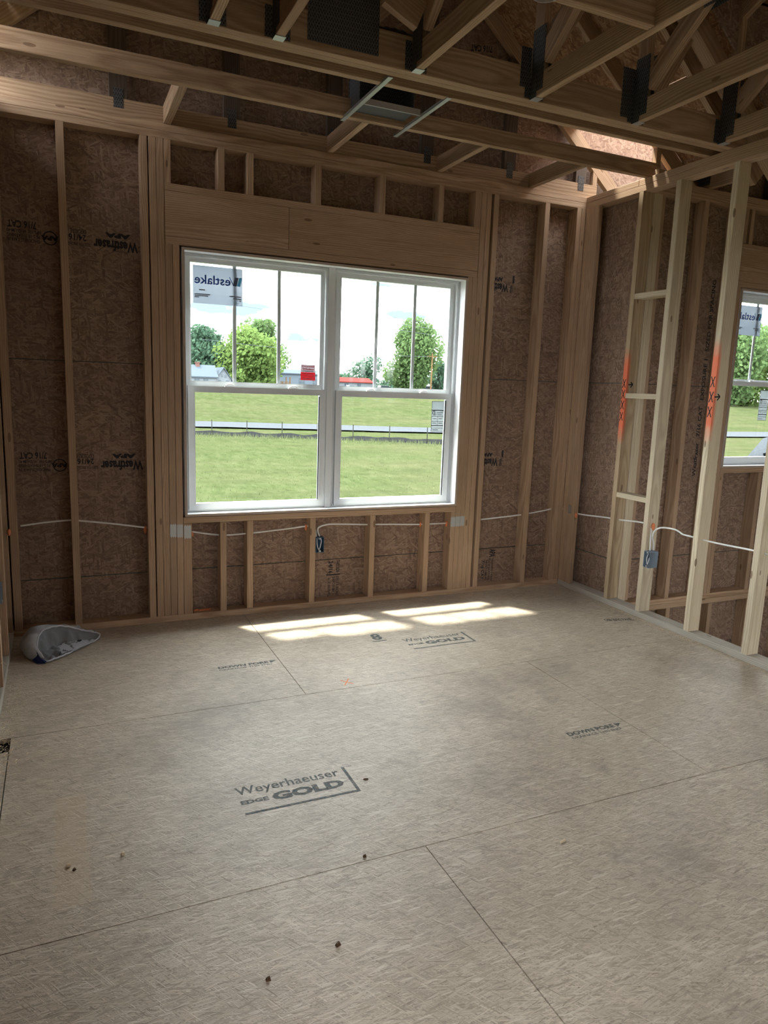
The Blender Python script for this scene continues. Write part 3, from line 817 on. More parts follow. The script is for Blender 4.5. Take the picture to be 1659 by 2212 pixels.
def rating_label(par, x0, x1, z0, z1, y):
    s = slab('rating_label', x0, x1, y, y+.0006, z0, z1, 'label_film', par); s['label'] = 'pale rating label with small print tables'
    yy = y-.001; W = x1-x0; H = z1-z0
    for v, w in ((.995, .003), (.70, .007), (.50, .003), (.34, .003), (.20, .006), (.12, .003), (.005, .003)):
        strip('printed_rule', (x0, yy, z0+H*v), (x1, yy, z0+H*v), w, (0, 1, 0), 'ink_grey', par)
    for u in (.01, .99): strip('printed_rule', (x0+W*u, yy, z0), (x0+W*u, yy, z1), .003, (0, 1, 0), 'ink_grey', par)
    strip('printed_rule', (x0+W*.5, yy, z0+H*.2), (x0+W*.5, yy, z0+H*.5), .003, (0, 1, 0), 'ink_grey', par)
    for u0, u1, v in ((.45, .9, .62), (.5, .85, .56), (.1, .35, .55), (.1, .4, .43), (.6, .9, .43), (.1, .4, .28), (.6, .9, .28), (.1, .6, .06)):
        strip('printed_rule', (x0+W*u0, yy, z0+H*v), (x0+W*u1, yy, z0+H*v), .0045, (0, 1, 0), 'ink_grey', par)
    for a, b in (((.10, .57), (.10, .66)), ((.10, .66), (.18, .69)), ((.18, .69), (.26, .66)), ((.26, .66), (.26, .57))):
        strip('printed_rule', (x0+W*a[0], yy, z0+H*a[1]), (x0+W*b[0], yy, z0+H*b[1]), .005, (0, 1, 0), 'ink', par)

win1 = empty('window_1', (-1.84, .04, .635), 'white twin double-hung window looking onto the green field', kind='structure')
jambs(win1, -2.751, -.921, .634, 2.151, 0.0)
ux = ((-2.690, -1.908), (-1.772, -.998))
u1a, u1b = window_unit(win1, -2.737, -1.860, .648, 2.137, 0, 1.396, (-2.676, -1.906, .700, 1.360), (-2.690, -1.903, 1.426, 2.094), (-2.432, -2.160), 0, 0)
u2a, u2b = window_unit(win1, -1.822, -.935, .648, 2.137, 0, 1.396, (-1.757, -.999, .700, 1.358), (-1.765, -.992, 1.424, 2.090), (-1.512, -1.242), 0, 0)
mb = MB(); mb.box(-1.862, -1.820, .064, .150, .648, 2.137); mb.build('mullion', 'vinyl', win1)
sticker_big(u1b, -2.674, -2.386, 1.868, 2.080, .1085)
sx0, sx1, sz0, sz1 = -2.020, -1.925, 1.452, 1.548
o = slab('notice_sticker', sx0, sx1, .1098, .1106, sz0+.050, sz1, 'sticker_white', u1b); o['label'] = 'white notice sticker with dark red words'
o = slab('notice_sticker', sx0, sx1, .1098, .1106, sz0, sz0+.0495, 'sticker_red', u1b); o['label'] = 'red notice sticker with white words'
for s, v0, v1, m, a, b in (('Drywall', .80, .95, 'ink_red', .08, .92), ('Window', .65, .78, 'ink_red', .10, .92), ('Ventana', .34, .46, 'sticker_white', .14, .86), ('de Drywall', .19, .32, 'sticker_white', .06, .94)):
    text(s, (sx0+(sx1-sx0)*a, .109, sz0+(sz1-sz0)*v0), ((sx1-sx0)*(b-a), 0, 0), (0, 0, (sz1-sz0)*(v1-v0)), m, u1b, bold=.03)
for v, m in ((.58, 'ink_grey'), (.13, 'sticker_white'), (.07, 'sticker_white')):
    strip('printed_rule', (sx0+.012, .109, sz0+(sz1-sz0)*v), (sx1-.012, .109, sz0+(sz1-sz0)*v), .004, (0, 1, 0), m, u1b)
rating_label(u2a, -1.103, -1.010, 1.140, 1.345, .0785)
win2 = empty('window_2', (1.43, YF+.04, .94), 'white double-hung window at the stairs behind the open studs', kind='structure')
jambs(win2, .905, 1.950, .939, 2.180, YF)
v2a, v2b = window_unit(win2, .919, 1.936, .953, 2.166, YF, 1.555, (.975, 1.880, 1.010, 1.525), (.970, 1.886, 1.572, 2.110), (1.230, 1.585), 0, 0)
sticker_big(v2b, .985, 1.270, 1.885, 2.090, YF+.1085)
rating_label(v2a, 1.315, 1.405, 1.28, 1.50, YF+.0785)

# ================================================================== TRUSSES AND ROOF
HEEL = .15; SL = .83; XR0 = -1.84
def gable_truss(name, y0, label, webs, plates=True, blocks=True, mat='truss'):
    """truss parallel to the window wall: y0 = face nearer the room"""
    yc = y0+S2/2
    t = empty(name, (XR0, yc, Z3), label, 'roof truss', 'roof trusses parallel to the window wall')
    beam('bottom_chord', (-3.767, yc, Z3+D2/2), (.087, yc, Z3+D2/2), S2, D2, (0, 1, 0), mat, t)
    zt = Z3+HEEL+SL*1.93+.05
    for s in (-1, 1):
        beam('top_chord', (XR0+s*2.25, yc, Z3+HEEL+.05-SL*.32), (XR0+s*.02, yc, zt), S2, D2, (0, 1, 0), mat, t)
        box('heel_post', *(sorted((XR0+s*1.925, XR0+s*1.887))), y0+.001, y0+S2-.001, Z3+D2, Z3+HEEL+.06, mat, t)
    for x in webs:
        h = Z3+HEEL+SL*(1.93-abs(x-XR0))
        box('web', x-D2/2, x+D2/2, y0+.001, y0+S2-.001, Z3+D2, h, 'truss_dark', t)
        if plates: gusset(x-.024, x+.024, Z3+.04, Z3+.135, y0-.0016, t)
    return t
def gusset(x0, x1, z0, z1, y, par, mat='plate_dark'):
    """pressed tooth plate: flat plate with rows of raised teeth"""
    mb = MB(); mb.box(x0, x1, y, y+.0012, z0, z1)
    nx = max(3, int((x1-x0)/.012)); nz = max(3, int((z1-z0)/.024))
    for i in range(nx):
        for k in range(nz):
            cx = x0+(i+.5)*(x1-x0)/nx; cz = z0+(k+.5)*(z1-z0)/nz+(.004 if i % 2 else -.004)
            mb.addm([(cx-.003, y, cz-.008), (cx+.003, y, cz-.008), (cx+.003, y-.0018, cz+.006), (cx-.003, y-.0018, cz+.006)], [(0, 1, 2, 3)])
    return mb.build('gusset_plate', mat, par)
gt = gable_truss('gable_truss', .012, 'gable end truss standing on the plate above the window', (-3.06, -2.468, -1.865, -1.25, -.64, -.055))
t1 = gable_truss('roof_truss', -.580, 'single pine truss between the window wall and the metal bars', (), False)
t2 = gable_truss('roof_truss', -1.046, 'pine truss just behind the doubled girder', (), False)
# doubled girder
gd = empty('girder_truss', (XR0, -1.165, Z3), 'doubled pine girder truss carrying the joist hangers', 'roof truss', 'roof trusses parallel to the window wall')
for y in (-1.184, -1.1445):
    beam('bottom_chord', (-3.767, y, Z3+.070), (.087, y, Z3+.070), .038, .140, (0, 1, 0), 'truss', gd)
for s in (-1, 1):
    beam('top_chord', (XR0+s*2.25, -1.165, Z3+HEEL-SL*.32+.05), (XR0+s*.02, -1.165, Z3+HEEL+SL*1.93+.05), .076, D2, (0, 1, 0), 'truss', gd)
beam('web', (-2.20, -1.165, 2.91), (-2.75, -1.165, 3.50), .076, D2, (0, 1, 0), 'truss', gd)
beam('web', (-2.20, -1.165, 2.91), (-1.30, -1.165, 3.80), .076, D2, (0, 1, 0), 'truss', gd)
beam('web', (-1.30, -1.165, 2.93), (-.85, -1.165, 3.60), .076, D2, (0, 1, 0), 'truss', gd)
beam('web', (-.60, -1.165, 2.91), (-.40, -1.165, 3.25), .076, D2, (0, 1, 0), 'truss', gd)
gusset(-2.428, -2.114, 2.800, 3.11, -1.2055, gd, 'plate_dark')
gusset(-.80, -.722, 2.795, 3.02, -1.2055, gd, 'plate_dark')
gusset(-1.40, -1.343, 2.82, 2.99, -1.2055, gd, 'plate_dark')
# a ragged cut block hung on the girder between two joists
tag(beam('brace_block', (-2.115, -1.30, 3.02), (-1.965, -1.30, 2.955), .14, S2, (0, 0, 1), 'truss', None),
    'short ragged pine block beside the large dark gusset plate', 'wood block')
# trusses running towards the room, hung on the girder
def room_truss(x, label, y_end=-1.205, y_far=-6.25, hanger=True):
    xc = x
    t = empty('roof_truss', (xc, y_end, Z3), label, 'roof truss', 'roof trusses hung from the girder')
    beam('bottom_chord', (xc, y_far, Z3+.048), (xc, y_end-.004, Z3+.048), .096, S2, (0, 0, 1), 'truss', t)
    box('end_post', xc-S2/2, xc+S2/2, y_end-.075, y_end-.004, Z3+.10, 3.36, 'truss', t)
    beam('top_chord', (xc, y_end+.02, 3.36), (xc, y_far, 3.36+.5*(y_end-y_far)), D2, S2, (0, 0, 1), 'truss', t)
    beam('web', (xc, y_end-.075, 2.93), (xc, y_end-.46, 3.235), D2, S2, (0, 0, 1), 'truss', t)
    beam('web', (xc, y_end-.53, 3.20), (xc, y_end-1.05, 2.90), D2, S2, (0, 0, 1), 'truss', t)
    beam('web', (xc, y_end-.45, 3.26), (xc, y_end-.47, 3.62), D2, S2, (0, 1, 0), 'truss', t)
    beam('web', (xc, y_end-1.10, 2.90), (xc, y_end-1.75, 4.25), D2, S2, (0, 1, 0), 'truss', t)
    def side_plate(y0, y1, z0, z1, nm='gusset_plate'):
        mb = MB()
        for sx in (-1, 1):
            X = xc+sx*(S2/2+.0012)
            mb.box(X-.0006, X+.0006, y0, y1, z0, z1)
            ny = max(3, int((y1-y0)/.014)); nz_ = max(3, int((z1-z0)/.024))
            for i in range(ny):
                for k in range(nz_):
                    cy = y0+(i+.5)*(y1-y0)/ny; cz = z0+(k+.5)*(z1-z0)/nz_
                    mb.addm([(X, cy-.003, cz-.008), (X, cy+.003, cz-.008), (X+sx*.0022, cy+.003, cz+.006), (X+sx*.0022, cy-.003, cz+.006)], [(0, 1, 2, 3)])
        mb.build(nm, 'plate_dark', t)
    side_plate(y_end-.095, y_end-.002, Z3+.022, 3.062)
    side_plate(y_end-.52, y_end-.40, 3.13, 3.30)
    if hanger:                                    # folded steel hanger; shading painted as dark sides and a bright seat
        mb = MB()
        for sx in (-1, 1):
            X = xc+sx*(S2/2+.0032)
            mb.box(X-.0008, X+.0008, y_end-.050, y_end-.001, Z3-.0025, Z3+.085)
            mb.box(min(X, X+sx*.030), max(X, X+sx*.030), y_end-.0015, y_end-.0003, Z3+.005, Z3+.12)
        mb.box(xc-S2/2-.004, xc+S2/2+.004, y_end-.0028, y_end-.0012, Z3-.001, Z3+.02)
        jh = mb.build('joist_hanger', 'plate_dark', t)
        mb = MB(); mb.box(xc-S2/2-.003, xc+S2/2+.003, y_end-.046, y_end-.001, Z3-.0030, Z3-.0006); mb.build('hanger_seat', 'galv', jh)
    return t
CX = (-2.808, -2.552, -1.937, -1.320, -.703, -.105)
CLAB = ('truss joist standing clear of the big gusset plate on the sack side',
        'truss joist touching the big dark gusset plate', 'truss joist with the ragged block at its side',
        'truss joist carrying the cross block and round box', 'truss joist with bare diagonal web and long dark plate',
        'truss joist next to the top plate of the open stud wall')
for x, lb in zip(CX, CLAB): room_truss(x, lb)
for x, lb in ((.52, 'truss over the stairs next to the open stud wall'), (1.13, 'truss over the stairs in line with the small window'), (1.75, 'truss over the stairs near the outer side wall')):
    room_truss(x, lb, y_end=-.50, hanger=False)
# cross block between two joists
tag(box('cross_block', -1.917, -1.340, -1.985, -1.947, Z3+.002, Z3+.096, 'truss', None), 'pine cross block fixed between two truss joists by the round box', 'wood block')
# short blocks from the wall plate to the first truss
KB = ((-2.817, 'short pine block above the stud bundle nearer the sack'), (-1.893, 'short pine block under the metal bar end'),
      (-1.163, 'short pine block above the window with no metal bar at it'), (-.470, 'short pine block near the glowing roof corner'))
for x, lb in KB:
    tag(beam('bracing_block', (x, .010, Z3+D2/2+.001), (x, -.541, Z3+D2/2+.001), D2, S2, (0, 0, 1), 'truss', None), lb, 'wood block', 'bracing blocks on the window wall')

ceil = empty('ceiling', kind='structure')
# gable sheathing
def gable_panel(x0, x1, z0, z1):
    pts = []
    def top(x): return Z3+HEEL+.10+SL*(1.93-abs(x-XR0))
    xs = sorted({x0, x1}|({XR0} if x0 < XR0 < x1 else set()))
    up_ = [(x, min(z1, top(x))) for x in xs]
    # crossing points with z1
    poly = [(x0, z0), (x1, z0)]
    n = 24
    for k in range(n+1):
        x = x1+(x0-x1)*k/n; poly.append((x, max(z0+.001, min(z1, top(x)))))
    vs = [(x, YS0, z) for x, z in poly]+[(x, YS1, z) for x, z in poly]; m_ = len(poly)
    fs = [list(range(m_)), list(range(2*m_-1, m_-1, -1))]+[[i, (i+1) % m_, m_+(i+1) % m_, m_+i][::-1] for i in range(m_)]
    return centred('gable_panel', vs, fs, 'osb_wall', ceil)
GP = gable_panel(-1.848, .30, 2.730, 3.945)
gable_panel(-3.98, -1.852, 2.730, 3.945); gable_panel(-3.0, -.6, 3.949, 4.75)
for s, x0, x1, z0, z1 in (('7/16 CAT', -.935, -.775, 3.565, 3.605), ('HUD-UM-40 SHEATHING', -.945, -.745, 3.515, 3.548), ('EXPOSURE 1', -.64, -.48, 3.55, 3.585), ('THICKNESS 0.418', -.66, -.46, 3.515, 3.54)):
    text(s, (x1, YI, z1), (x0-x1, 0, -.02), (0, 0, z0-z1), 'ink', GP, bold=.02)
slab('return_panel', -.35, 1.30, YS1+.001, YS1+.012, 2.92, 3.95, 'osb_wall', ceil)      # eave return beside the gable
slab('return_panel', .104, 1.30, YS1+.001, YS1+.012, 2.60, 2.918, 'osb_wall', ceil)
# roof decks
def quad_slab(name, pts, th, mat, par):
    a = [Vector(p) for p in pts]; n = (a[1]-a[0]).cross(a[2]-a[0]).normalized()
    if n.z < 0: n = -n
    vs = a+[p+n*th for p in a]
    return centred(name, vs, [(0, 1, 2, 3), (7, 6, 5, 4), (0, 4, 5, 1), (1, 5, 6, 2), (2, 6, 7, 3), (3, 7, 4, 0)], mat, par, base=False)
def dz(u): return Z3+HEEL+.108+SL*(1.93-u)     # underside of deck at distance u from ridge
for s in (-1, 1):                       # lowest strip by the right eave left out so daylight reaches the corner
    for u0, u1, ya, yb in ((0, 1.0, -1.25, .40), (1.003, 1.72, -1.25, .40), (1.723, 2.15 if s > 0 else 1.99, -1.25, -.585 if s > 0 else .40)):
        quad_slab('roof_panel', [(XR0+s*u0, ya, dz(u0)), (XR0+s*u1, ya, dz(u1)), (XR0+s*u1, yb, dz(u1)), (XR0+s*u0, yb, dz(u0))], .012, 'osb_roof', ceil)
def mz(y): return 3.44+.5*(-1.205-y)
for x0, x1, ya, yb in ((-4.75, -1.6, -3.3, -1.20), (-1.596, .10, -3.3, -1.20), (.104, 2.9, -2.9, -.49), (-4.75, -1.6, -6.3, -3.304), (-1.596, .10, -6.3, -3.304), (.104, 2.9, -6.3, -2.904)):  # left overhang made wide to keep sun out of the added side opening
    quad_slab('roof_panel', [(x0, ya, mz(ya)), (x1, ya, mz(ya)), (x1, yb, mz(yb)), (x0, yb, mz(yb))], .012, 'osb_roof', ceil)
slab('valley_closure', -3.9, .25, -1.262, -1.252, 3.455, 4.8, 'osb_wall', ceil)  # unseen closure added so no light leaks in between the decks
for s in (-1, 1):                       # small triangles added to close light leaks between the two decks
    P = [(XR0+s*1.40, dz(1.40)), (XR0+s*2.10, dz(2.10)), (XR0+s*2.10, 3.47), (XR0+s*1.40, 3.48)]
    vs = [(x, y, z) for y in (-1.262, -1.252) for x, z in P]
    centred('valley_closure', vs, [(0, 1, 2, 3), (7, 6, 5, 4), (0, 4, 5, 1), (1, 5, 6, 2), (2, 6, 7, 3), (3, 7, 4, 0)], 'osb_wall', ceil, base=False)
    xa = XR0+s*2.10
    if s > 0: slab('valley_closure', xa-.006, xa+.006, -1.26, -.49, dz(2.10), 3.50, 'osb_side', ceil)
slab('side_panel', -3.80, -3.79, -6.3, -1.20, 2.772, 5.5, 'osb_side', ceil)
slab('side_panel', 2.62, 2.63, -6.3, -.48, 2.90, 5.5, 'osb_side', ceil)
slab('eave_panel', .104, 2.65, -.485, -.478, 2.80, 3.15, 'osb_wall', ceil)

# ================================================================== CEILING FITTINGS
boot = empty('duct_boot', (-1.84, -.79, Z3-.004), 'galvanised register boot on two metal bars with a black duct', 'duct')
def bar(xc, y0, y1):
    mb = MB(); mb.box(xc-.012, xc+.012, y0, y1, Z3-.0035, Z3-.0015); mb.box(xc-.012, xc-.0105, y0, y1, Z3-.0035, Z3+.008)
    mb.build('hanger_bar', 'galv', boot)
bar(-2.016, -1.118, -.520); bar(-1.680, -1.046, -.440)
mb = MB(); mb.box(-1.998, -1.694, -.772, -.770, Z3-.001, Z3+.030); mb.box(-1.998, -1.694, -.770, -.700, Z3+.028, Z3+.030)
mb.box(-1.998, -1.694, -.780, -.770, Z3-.001, Z3+.002); mb.build('boot_flange', 'galv', boot)
mb = MB()
ring(mb, -1.995, -1.697, Z3+.03, Z3+.20, .003, -.700, -.56)
mb.box(-1.995, -1.697, -.700, -.548, Z3+.20, Z3+.203); mb.box(-1.995, -1.697, -.552, -.548, Z3+.0, Z3+.20)
mb.build('boot_box', 'plate_dark', boot)
mb = MB(); rr = []; pts = []
for k in range(26):
    a = k/25; pts.append((-2.01+.02*math.sin(a*3), -.86-.12*a, Z3+.16+.16*a) if k < 0 else (-2.02+.36*a, -.62+.02*math.sin(a*6), Z3+.27+.05*math.sin(a*3.1)))
    rr.append(.105+(.005 if k % 2 else 0))
mb.tube(pts, rr, 16); mb.build('flex_duct', 'duct', boot, smooth=True)
# round ceiling box
rb = empty('ceiling_box', (-1.825, -1.955, Z3-.012), 'round metal ceiling box with a wire beside the cross block', 'electrical box')
mb = MB(); n = 24
cx, cy = -1.832, -1.992
vs = [(cx+.052*math.cos(2*math.pi*k/n), cy+.052*math.sin(2*math.pi*k/n), z) for z in (Z3-.010, Z3+.035) for k in range(n)]
vs += [(cx+.049*math.cos(2*math.pi*k/n), cy+.049*math.sin(2*math.pi*k/n), z) for z in (Z3-.010, Z3+.033) for k in range(n)]
fs = []
for k in range(n):
    j = (k+1) % n
    fs += [[k, j, n+j, n+k], [2*n+k, 3*n+k, 3*n+j, 2*n+j], [k, 2*n+k, 2*n+j, j]]
fs += [[n+k for k in range(n)], [3*n+k for k in range(n)][::-1]]
mb.addm(vs, fs); mb.build('box_shell', 'galv', rb)
mb = MB(); mb.tube(smooth_path([(cx-.03, cy+.01, Z3+.02), (cx, cy+.02, Z3-.012), (cx+.03, cy-.02, Z3-.006), (cx+.04, cy-.01, Z3+.03)], 6), .003, 6); mb.build('wire_end', 'cable', rb)

# ================================================================== ELECTRICAL
def wall_box(name, x0, x1, y0, y1, z0, z1, open_axis, mat, label, group=None):
    """open-fronted plastic outlet box. open_axis: side that faces the room ('-y' or '-x' or '+x')"""
    t = empty(name, ((x0+x1)/2, (y0+y1)/2, z0), label, 'electrical box', group)
    mb = MB(); w = .003
    if open_axis == '-y':
        mb.box(x0, x0+w, y0, y1, z0, z1); mb.box(x1-w, x1, y0, y1, z0, z1); mb.box(x0+w, x1-w, y0, y1, z0, z0+w); mb.box(x0+w, x1-w, y0, y1, z1-w, z1); mb.box(x0+w, x1-w, y1-w, y1, z0+w, z1-w)
    else:
        xb = (x1-w, x1) if open_axis == '-x' else (x0, x0+w)
        mb.box(x0, x1, y0, y0+w, z0, z1); mb.box(x0, x1, y1-w, y1, z0, z1); mb.box(x0, x1, y0+w, y1-w, z0, z0+w); mb.box(x0, x1, y0+w, y1-w, z1-w, z1); mb.box(*xb, y0+w, y1-w, z0+w, z1-w)
    mb.build('box_shell', mat, t)
    def lug(*a): q = MB(); q.box(*a); q.build('screw_lug', 'galv', t)
    if open_axis == '-y':
        for z in (z0+.008, z1-.008): lug((x0+x1)/2-.006, (x0+x1)/2+.006, y0+.001, y0+.02, z-.005, z+.005)
        pts = [((x0+x1)/2-.012, y0+.030, z1-.006), ((x0+x1)/2-.014, y0+.014, z1-.05), ((x0+x1)/2-.002, y0+.012, z0+.016), ((x0+x1)/2+.012, y0+.012, z1-.03), ((x0+x1)/2+.012, y0+.03, z1-.006)]
    else:
        xf = x0 if open_axis == '-x' else x1
        sg = 1 if open_axis == '-x' else -1
        for z in (z0+.008, z1-.008): lug(min(xf+sg*.001, xf+sg*.02), max(xf+sg*.001, xf+sg*.02), (y0+y1)/2-.006, (y0+y1)/2+.006, z-.005, z+.005)
        pts = [(xf+sg*.03, (y0+y1)/2+.01, z1-.006), (xf+sg*.014, (y0+y1)/2+.012, z1-.045), (xf+sg*.01, (y0+y1)/2, z0+.02), (xf+sg*.012, (y0+y1)/2-.012, z1-.04)]
    mb = MB(); mb.tube(smooth_path(pts, 5), .0028, 6); mb.build('wire_end', 'cable', t)
    return t
wall_box('outlet_box', -1.936, -1.882, .0, .062, .365, .463, '-y', 'box_blue', 'dark blue outlet box on the short stud under the window')
wall_box('outlet_box', -.008, .060, -.905, -.852, .345, .450, '-x', 'box_grey', 'grey outlet box on the pale open stud by the stairs')
wall_box('outlet_box', -3.762, -3.692, -.452, -.399, .325, .420, '+x', 'box_grey', 'grey outlet box on the wall stud just above the sack')
def cable(name, pts, label, r=.0052, group='white cables run through the studs'):
    mb = MB(); mb.tube(smooth_path(pts, 6), r, 8)
    return tag(mb.build(name, 'cable', None, smooth=True), label, 'cable', group)
yc_ = .045
cable('electrical_cable', [(-3.62, yc_, .612), (-3.50, yc_, .626), (-3.375, yc_, .633), (-3.323, yc_, .628), (-3.15, yc_, .603), (-2.985, yc_, .574), (-2.84, yc_, .55), (-2.705, yc_, .533),
      (-2.54, yc_, .505), (-2.38, yc_, .505), (-2.15, yc_, .520), (-1.985, yc_, .533), (-1.945, yc_, .528), (-1.928, .040, .500), (-1.924, .036, .463)],
      'white cable sagging from the sack corner to the dark blue box')
cable('electrical_cable', [(-1.900, .036, .463), (-1.912, .040, .495), (-1.905, yc_, .520), (-1.860, yc_, .535), (-1.80, yc_, .538), (-1.58, yc_, .525), (-1.40, yc_, .518), (-1.20, yc_, .508), (-.95, yc_, .506), (-.68, yc_, .519),
      (-.365, yc_, .538), (-.16, yc_, .560), (-.03, yc_, .578), (.02, .02, .572), (.040, -.05, .560), (.045, -.2, .565), (.045, -.42, .585), (.045, -.52, .590), (.045, -.74, .612), (.04, -.80, .608), (.030, -.853, .590), (.024, -.862, .540), (.025, -.868, .452)],
      'white cable from the dark blue box round the corner to the grey box')
cable('electrical_cable', [(.048, -.872, .452), (.050, -.868, .49), (.036, -.866, .54), (.034, -.885, .585), (.042, -.93, .612), (.045, -1.022, .621), (.045, -1.07, .612), (.045, -1.10, .602), (.045, -1.16, .602), (.045, -1.26, .600), (.045, -1.40, .603), (.045, -1.60, .612), (.045, -1.75, .61), (.045, -2.6, .62)],
      'white cable from the grey box on through the open studs')
def foam(x, y, z, r, label):
    vs, fs = [], []; n, m_ = 8, 6
    for i in range(m_+1):
        a = math.pi*i/m_
        for k in range(n):
            b = 2*math.pi*k/n; q = r*(1+.35*noise.noise(Vector((x*50+i, z*40+k, y*30))))
            vs.append((x+q*math.sin(a)*math.cos(b)*.6, y+q*math.sin(a)*math.sin(b)*.8, z+q*math.cos(a)*1.4))
    for i in range(m_):
        for k in range(n): fs.append([i*n+k, i*n+(k+1) % n, (i+1)*n+(k+1) % n, (i+1)*n+k])
    tag(centred('foam_blob', vs, fs, 'caulk', None, True), label, 'sealant', 'orange foam sealing cable holes')
for a in ((-2.972, .045, .560, .016, 'orange foam blob on the stud bundle nearer the sack'), (-2.704, .045, .520, .012, 'orange foam blob beside the toothed cover plates nearer the sack'),
          (-1.992, .045, .525, .014, 'orange foam blob on the short stud that holds the dark blue box'), (-1.170, .045, .505, .013, 'orange foam blob on the short stud nearest the corner with open studs'),
          (-.964, .045, .500, .014, 'orange foam blob beside the cover plates nearer the open studs'), (.010, -.140, .552, .014, 'orange foam blob on the corner post by the open studs'),
          (.040, -.860, .605, .016, 'orange foam blob above the grey box on the open stud'), (-3.672, -.055, .60, .014, 'orange foam blob in the room corner above the sack')):
    foam(*a)
mb = MB()
for k in range(7): mb.tube([(-2.700+.014*k, .030+.006*math.sin(k*2), .043), (-2.686+.014*k, .034+.006*math.cos(k), .046)], .005, 6)
tag(mb.build('foam_scrap', 'caulk', None), 'orange foam scrap lying on the bottom plate under the window', 'sealant')
nail_plate_r = MB(); nail_plate_r.box(-.0018, -.0002, -.095, -.060, .56, .62)
nail_plate_r.build('nail_plate', 'galv', wr)

# ================================================================== SACK IN THE CORNER
sk = empty('feed_sack', (-3.47, -.30, 0), 'crumpled empty grey sack lying open in the room corner', 'sack')
def sack():
    # rim of the open mouth, going round from the left lip over the back to the right tip and along the floor
    rim = [(-3.555, -.385, .060), (-3.545, -.345, .105), (-3.515, -.300, .126), (-3.450, -.262, .124), (-3.395, -.240, .103), (-3.340, -.212, .074),
           (-3.285, -.185, .046), (-3.248, -.178, .026), (-3.268, -.215, .010), (-3.320, -.275, .008), (-3.385, -.345, .008), (-3.440, -.410, .009),
           (-3.505, -.455, .010), (-3.530, -.430, .028)]
    path = smooth_path(rim+[rim[0]], 6)[:-1]
    path = [p+Vector((0, 0, .006*noise.noise(p*40))) for p in path]; path = [Vector((p.x, p.y, max(.007, p.z))) for p in path]; n = len(path); C = Vector((-3.42, -.33, .02))
    vs = []; fs = []
    # inner lining sinking to a creased bottom
    rings = []
    for j, sc in enumerate((1, .985, .95, .90, .84, .77, .69, .60, .50, .39, .27, .14)):
        R = []
        for i, p in enumerate(path):
            q = C+(p-C)*sc
            q.z = p.z+.003 if j < 2 else max(.006, p.z*max(.10, 1-(1-sc)*3.0))
            if j > 1:
                rg = 1-2.2*abs(noise.noise(Vector((q.x*13+q.y*15, (q.y-q.x)*7, 5))))        # sharp fold lines
                q.z = max(.005, q.z+.034*max(0, rg)**2*min(1, (j-1)/3)-.008+.008*noise.noise(q*48))
            R.append(q)
        rings.append(R)
    def skin(rings, closed_end=True):
        off = len(vs); k = len(rings[0])
        for R in rings: vs.extend(R)
        for a in range(len(rings)-1):
            for i in range(k): fs.append([off+a*k+i, off+a*k+(i+1) % k, off+(a+1)*k+(i+1) % k, off+(a+1)*k+i])
        if closed_end: fs.append([off+(len(rings)-1)*k+i for i in range(k)])
    skin(rings)
    mb = MB(); mb.addm(vs, fs); mb.build('lining', 'sack_inside_dark', sk, smooth=True)
    vs.clear(); fs.clear()
    # outer body: swells back and left, then down to the floor
    def outward(p):
        d = Vector((p.x-C.x, p.y-C.y, 0)); d.normalize(); return d
    outer = []
    for j, (o_, zf) in enumerate(((0, 1.0), (.012, 1.06), (.05, 1.02), (.085, .72), (.095, .36), (.075, .0))):
        R = []
        for i, p in enumerate(path):
            d = outward(p)
            wgt = max(0.0, min(1.0, (-.35*d.x+.75*d.y+.35)))      # grows towards the back-left only
            if p.x > -3.38: wgt *= max(0, 1-(p.x+3.38)/.10)
            q = p+Vector((d.x*.9-.35*wgt, d.y*.72, 0))*o_*wgt*1.0+Vector((-.25*o_*wgt, 0, 0))
            q.y = min(q.y, -.020); q.x = max(q.x, -3.668)
            q.z = max(.003, p.z*zf)+(.030*(abs(noise.noise(q*15+Vector((j*.4, 0, 0))))-.15)+.010*noise.noise(q*46) if 0 < j < 5 else 0)
            q.z = max(.003, q.z)
            if j == 5: q.z = .002
            R.append(q)
        outer.append(R)
    skin(outer, True)
    mb = MB(); mb.addm(vs, fs); mb.build('body', 'sack', sk, smooth=True)
    # stiff folded hem round the mouth
    mb = MB(); mb.tube(path+[path[0]], .0045, 6, caps=False); mb.build('hem', 'sack_white', sk, smooth=True)
    # navy band showing under the left lip
    L = [(-3.560, -.392, .062), (-3.572, -.412, .003), (-3.552, -.458, .003), (-3.512, -.470, .003), (-3.508, -.462, .012), (-3.536, -.440, .028)]
    c = Vector((-3.53, -.43, .0)); o = mesh('printed_band', [Vector(p)+Vector((-.003, -.004, 0))-c for p in L], [list(range(6))], 'sack_blue', sk); o.location = c-sk.location
    # white printed patch with a tear
    mb = MB(); g = []
    for a in range(7):
        for b in range(6):
            u, v = a/6, b/5
            x = -3.435+.150*u-.045*v; y = -.395+.125*u+.075*v
            g.append((x, y, .017+.018*math.sin(u*3)*v+.006*noise.noise(Vector((x*30, y*30, 0)))))
    mb.addm(g, [[a*6+b, (a+1)*6+b, (a+1)*6+b+1, a*6+b+1] for a in range(6) for b in range(5)]); mb.build('printed_patch', 'sack_white', sk, smooth=True)
    mb = MB(); mb.addm([(-3.352+.012*math.cos(k)*(1+.3*(k % 2)), -.292+.012*math.sin(k)*(1+.3*(k % 2)), .042) for k in range(6)], [list(range(6))]); mb.build('dark_hole_patch', 'dark', sk)  # the hole is a flat patch with its shade painted on
    # small pale flap of crumpled paper at the back
    fl = [(-3.395, -.205, .060), (-3.360, -.175, .092), (-3.345, -.185, .086), (-3.335, -.190, .060), (-3.365, -.215, .050)]
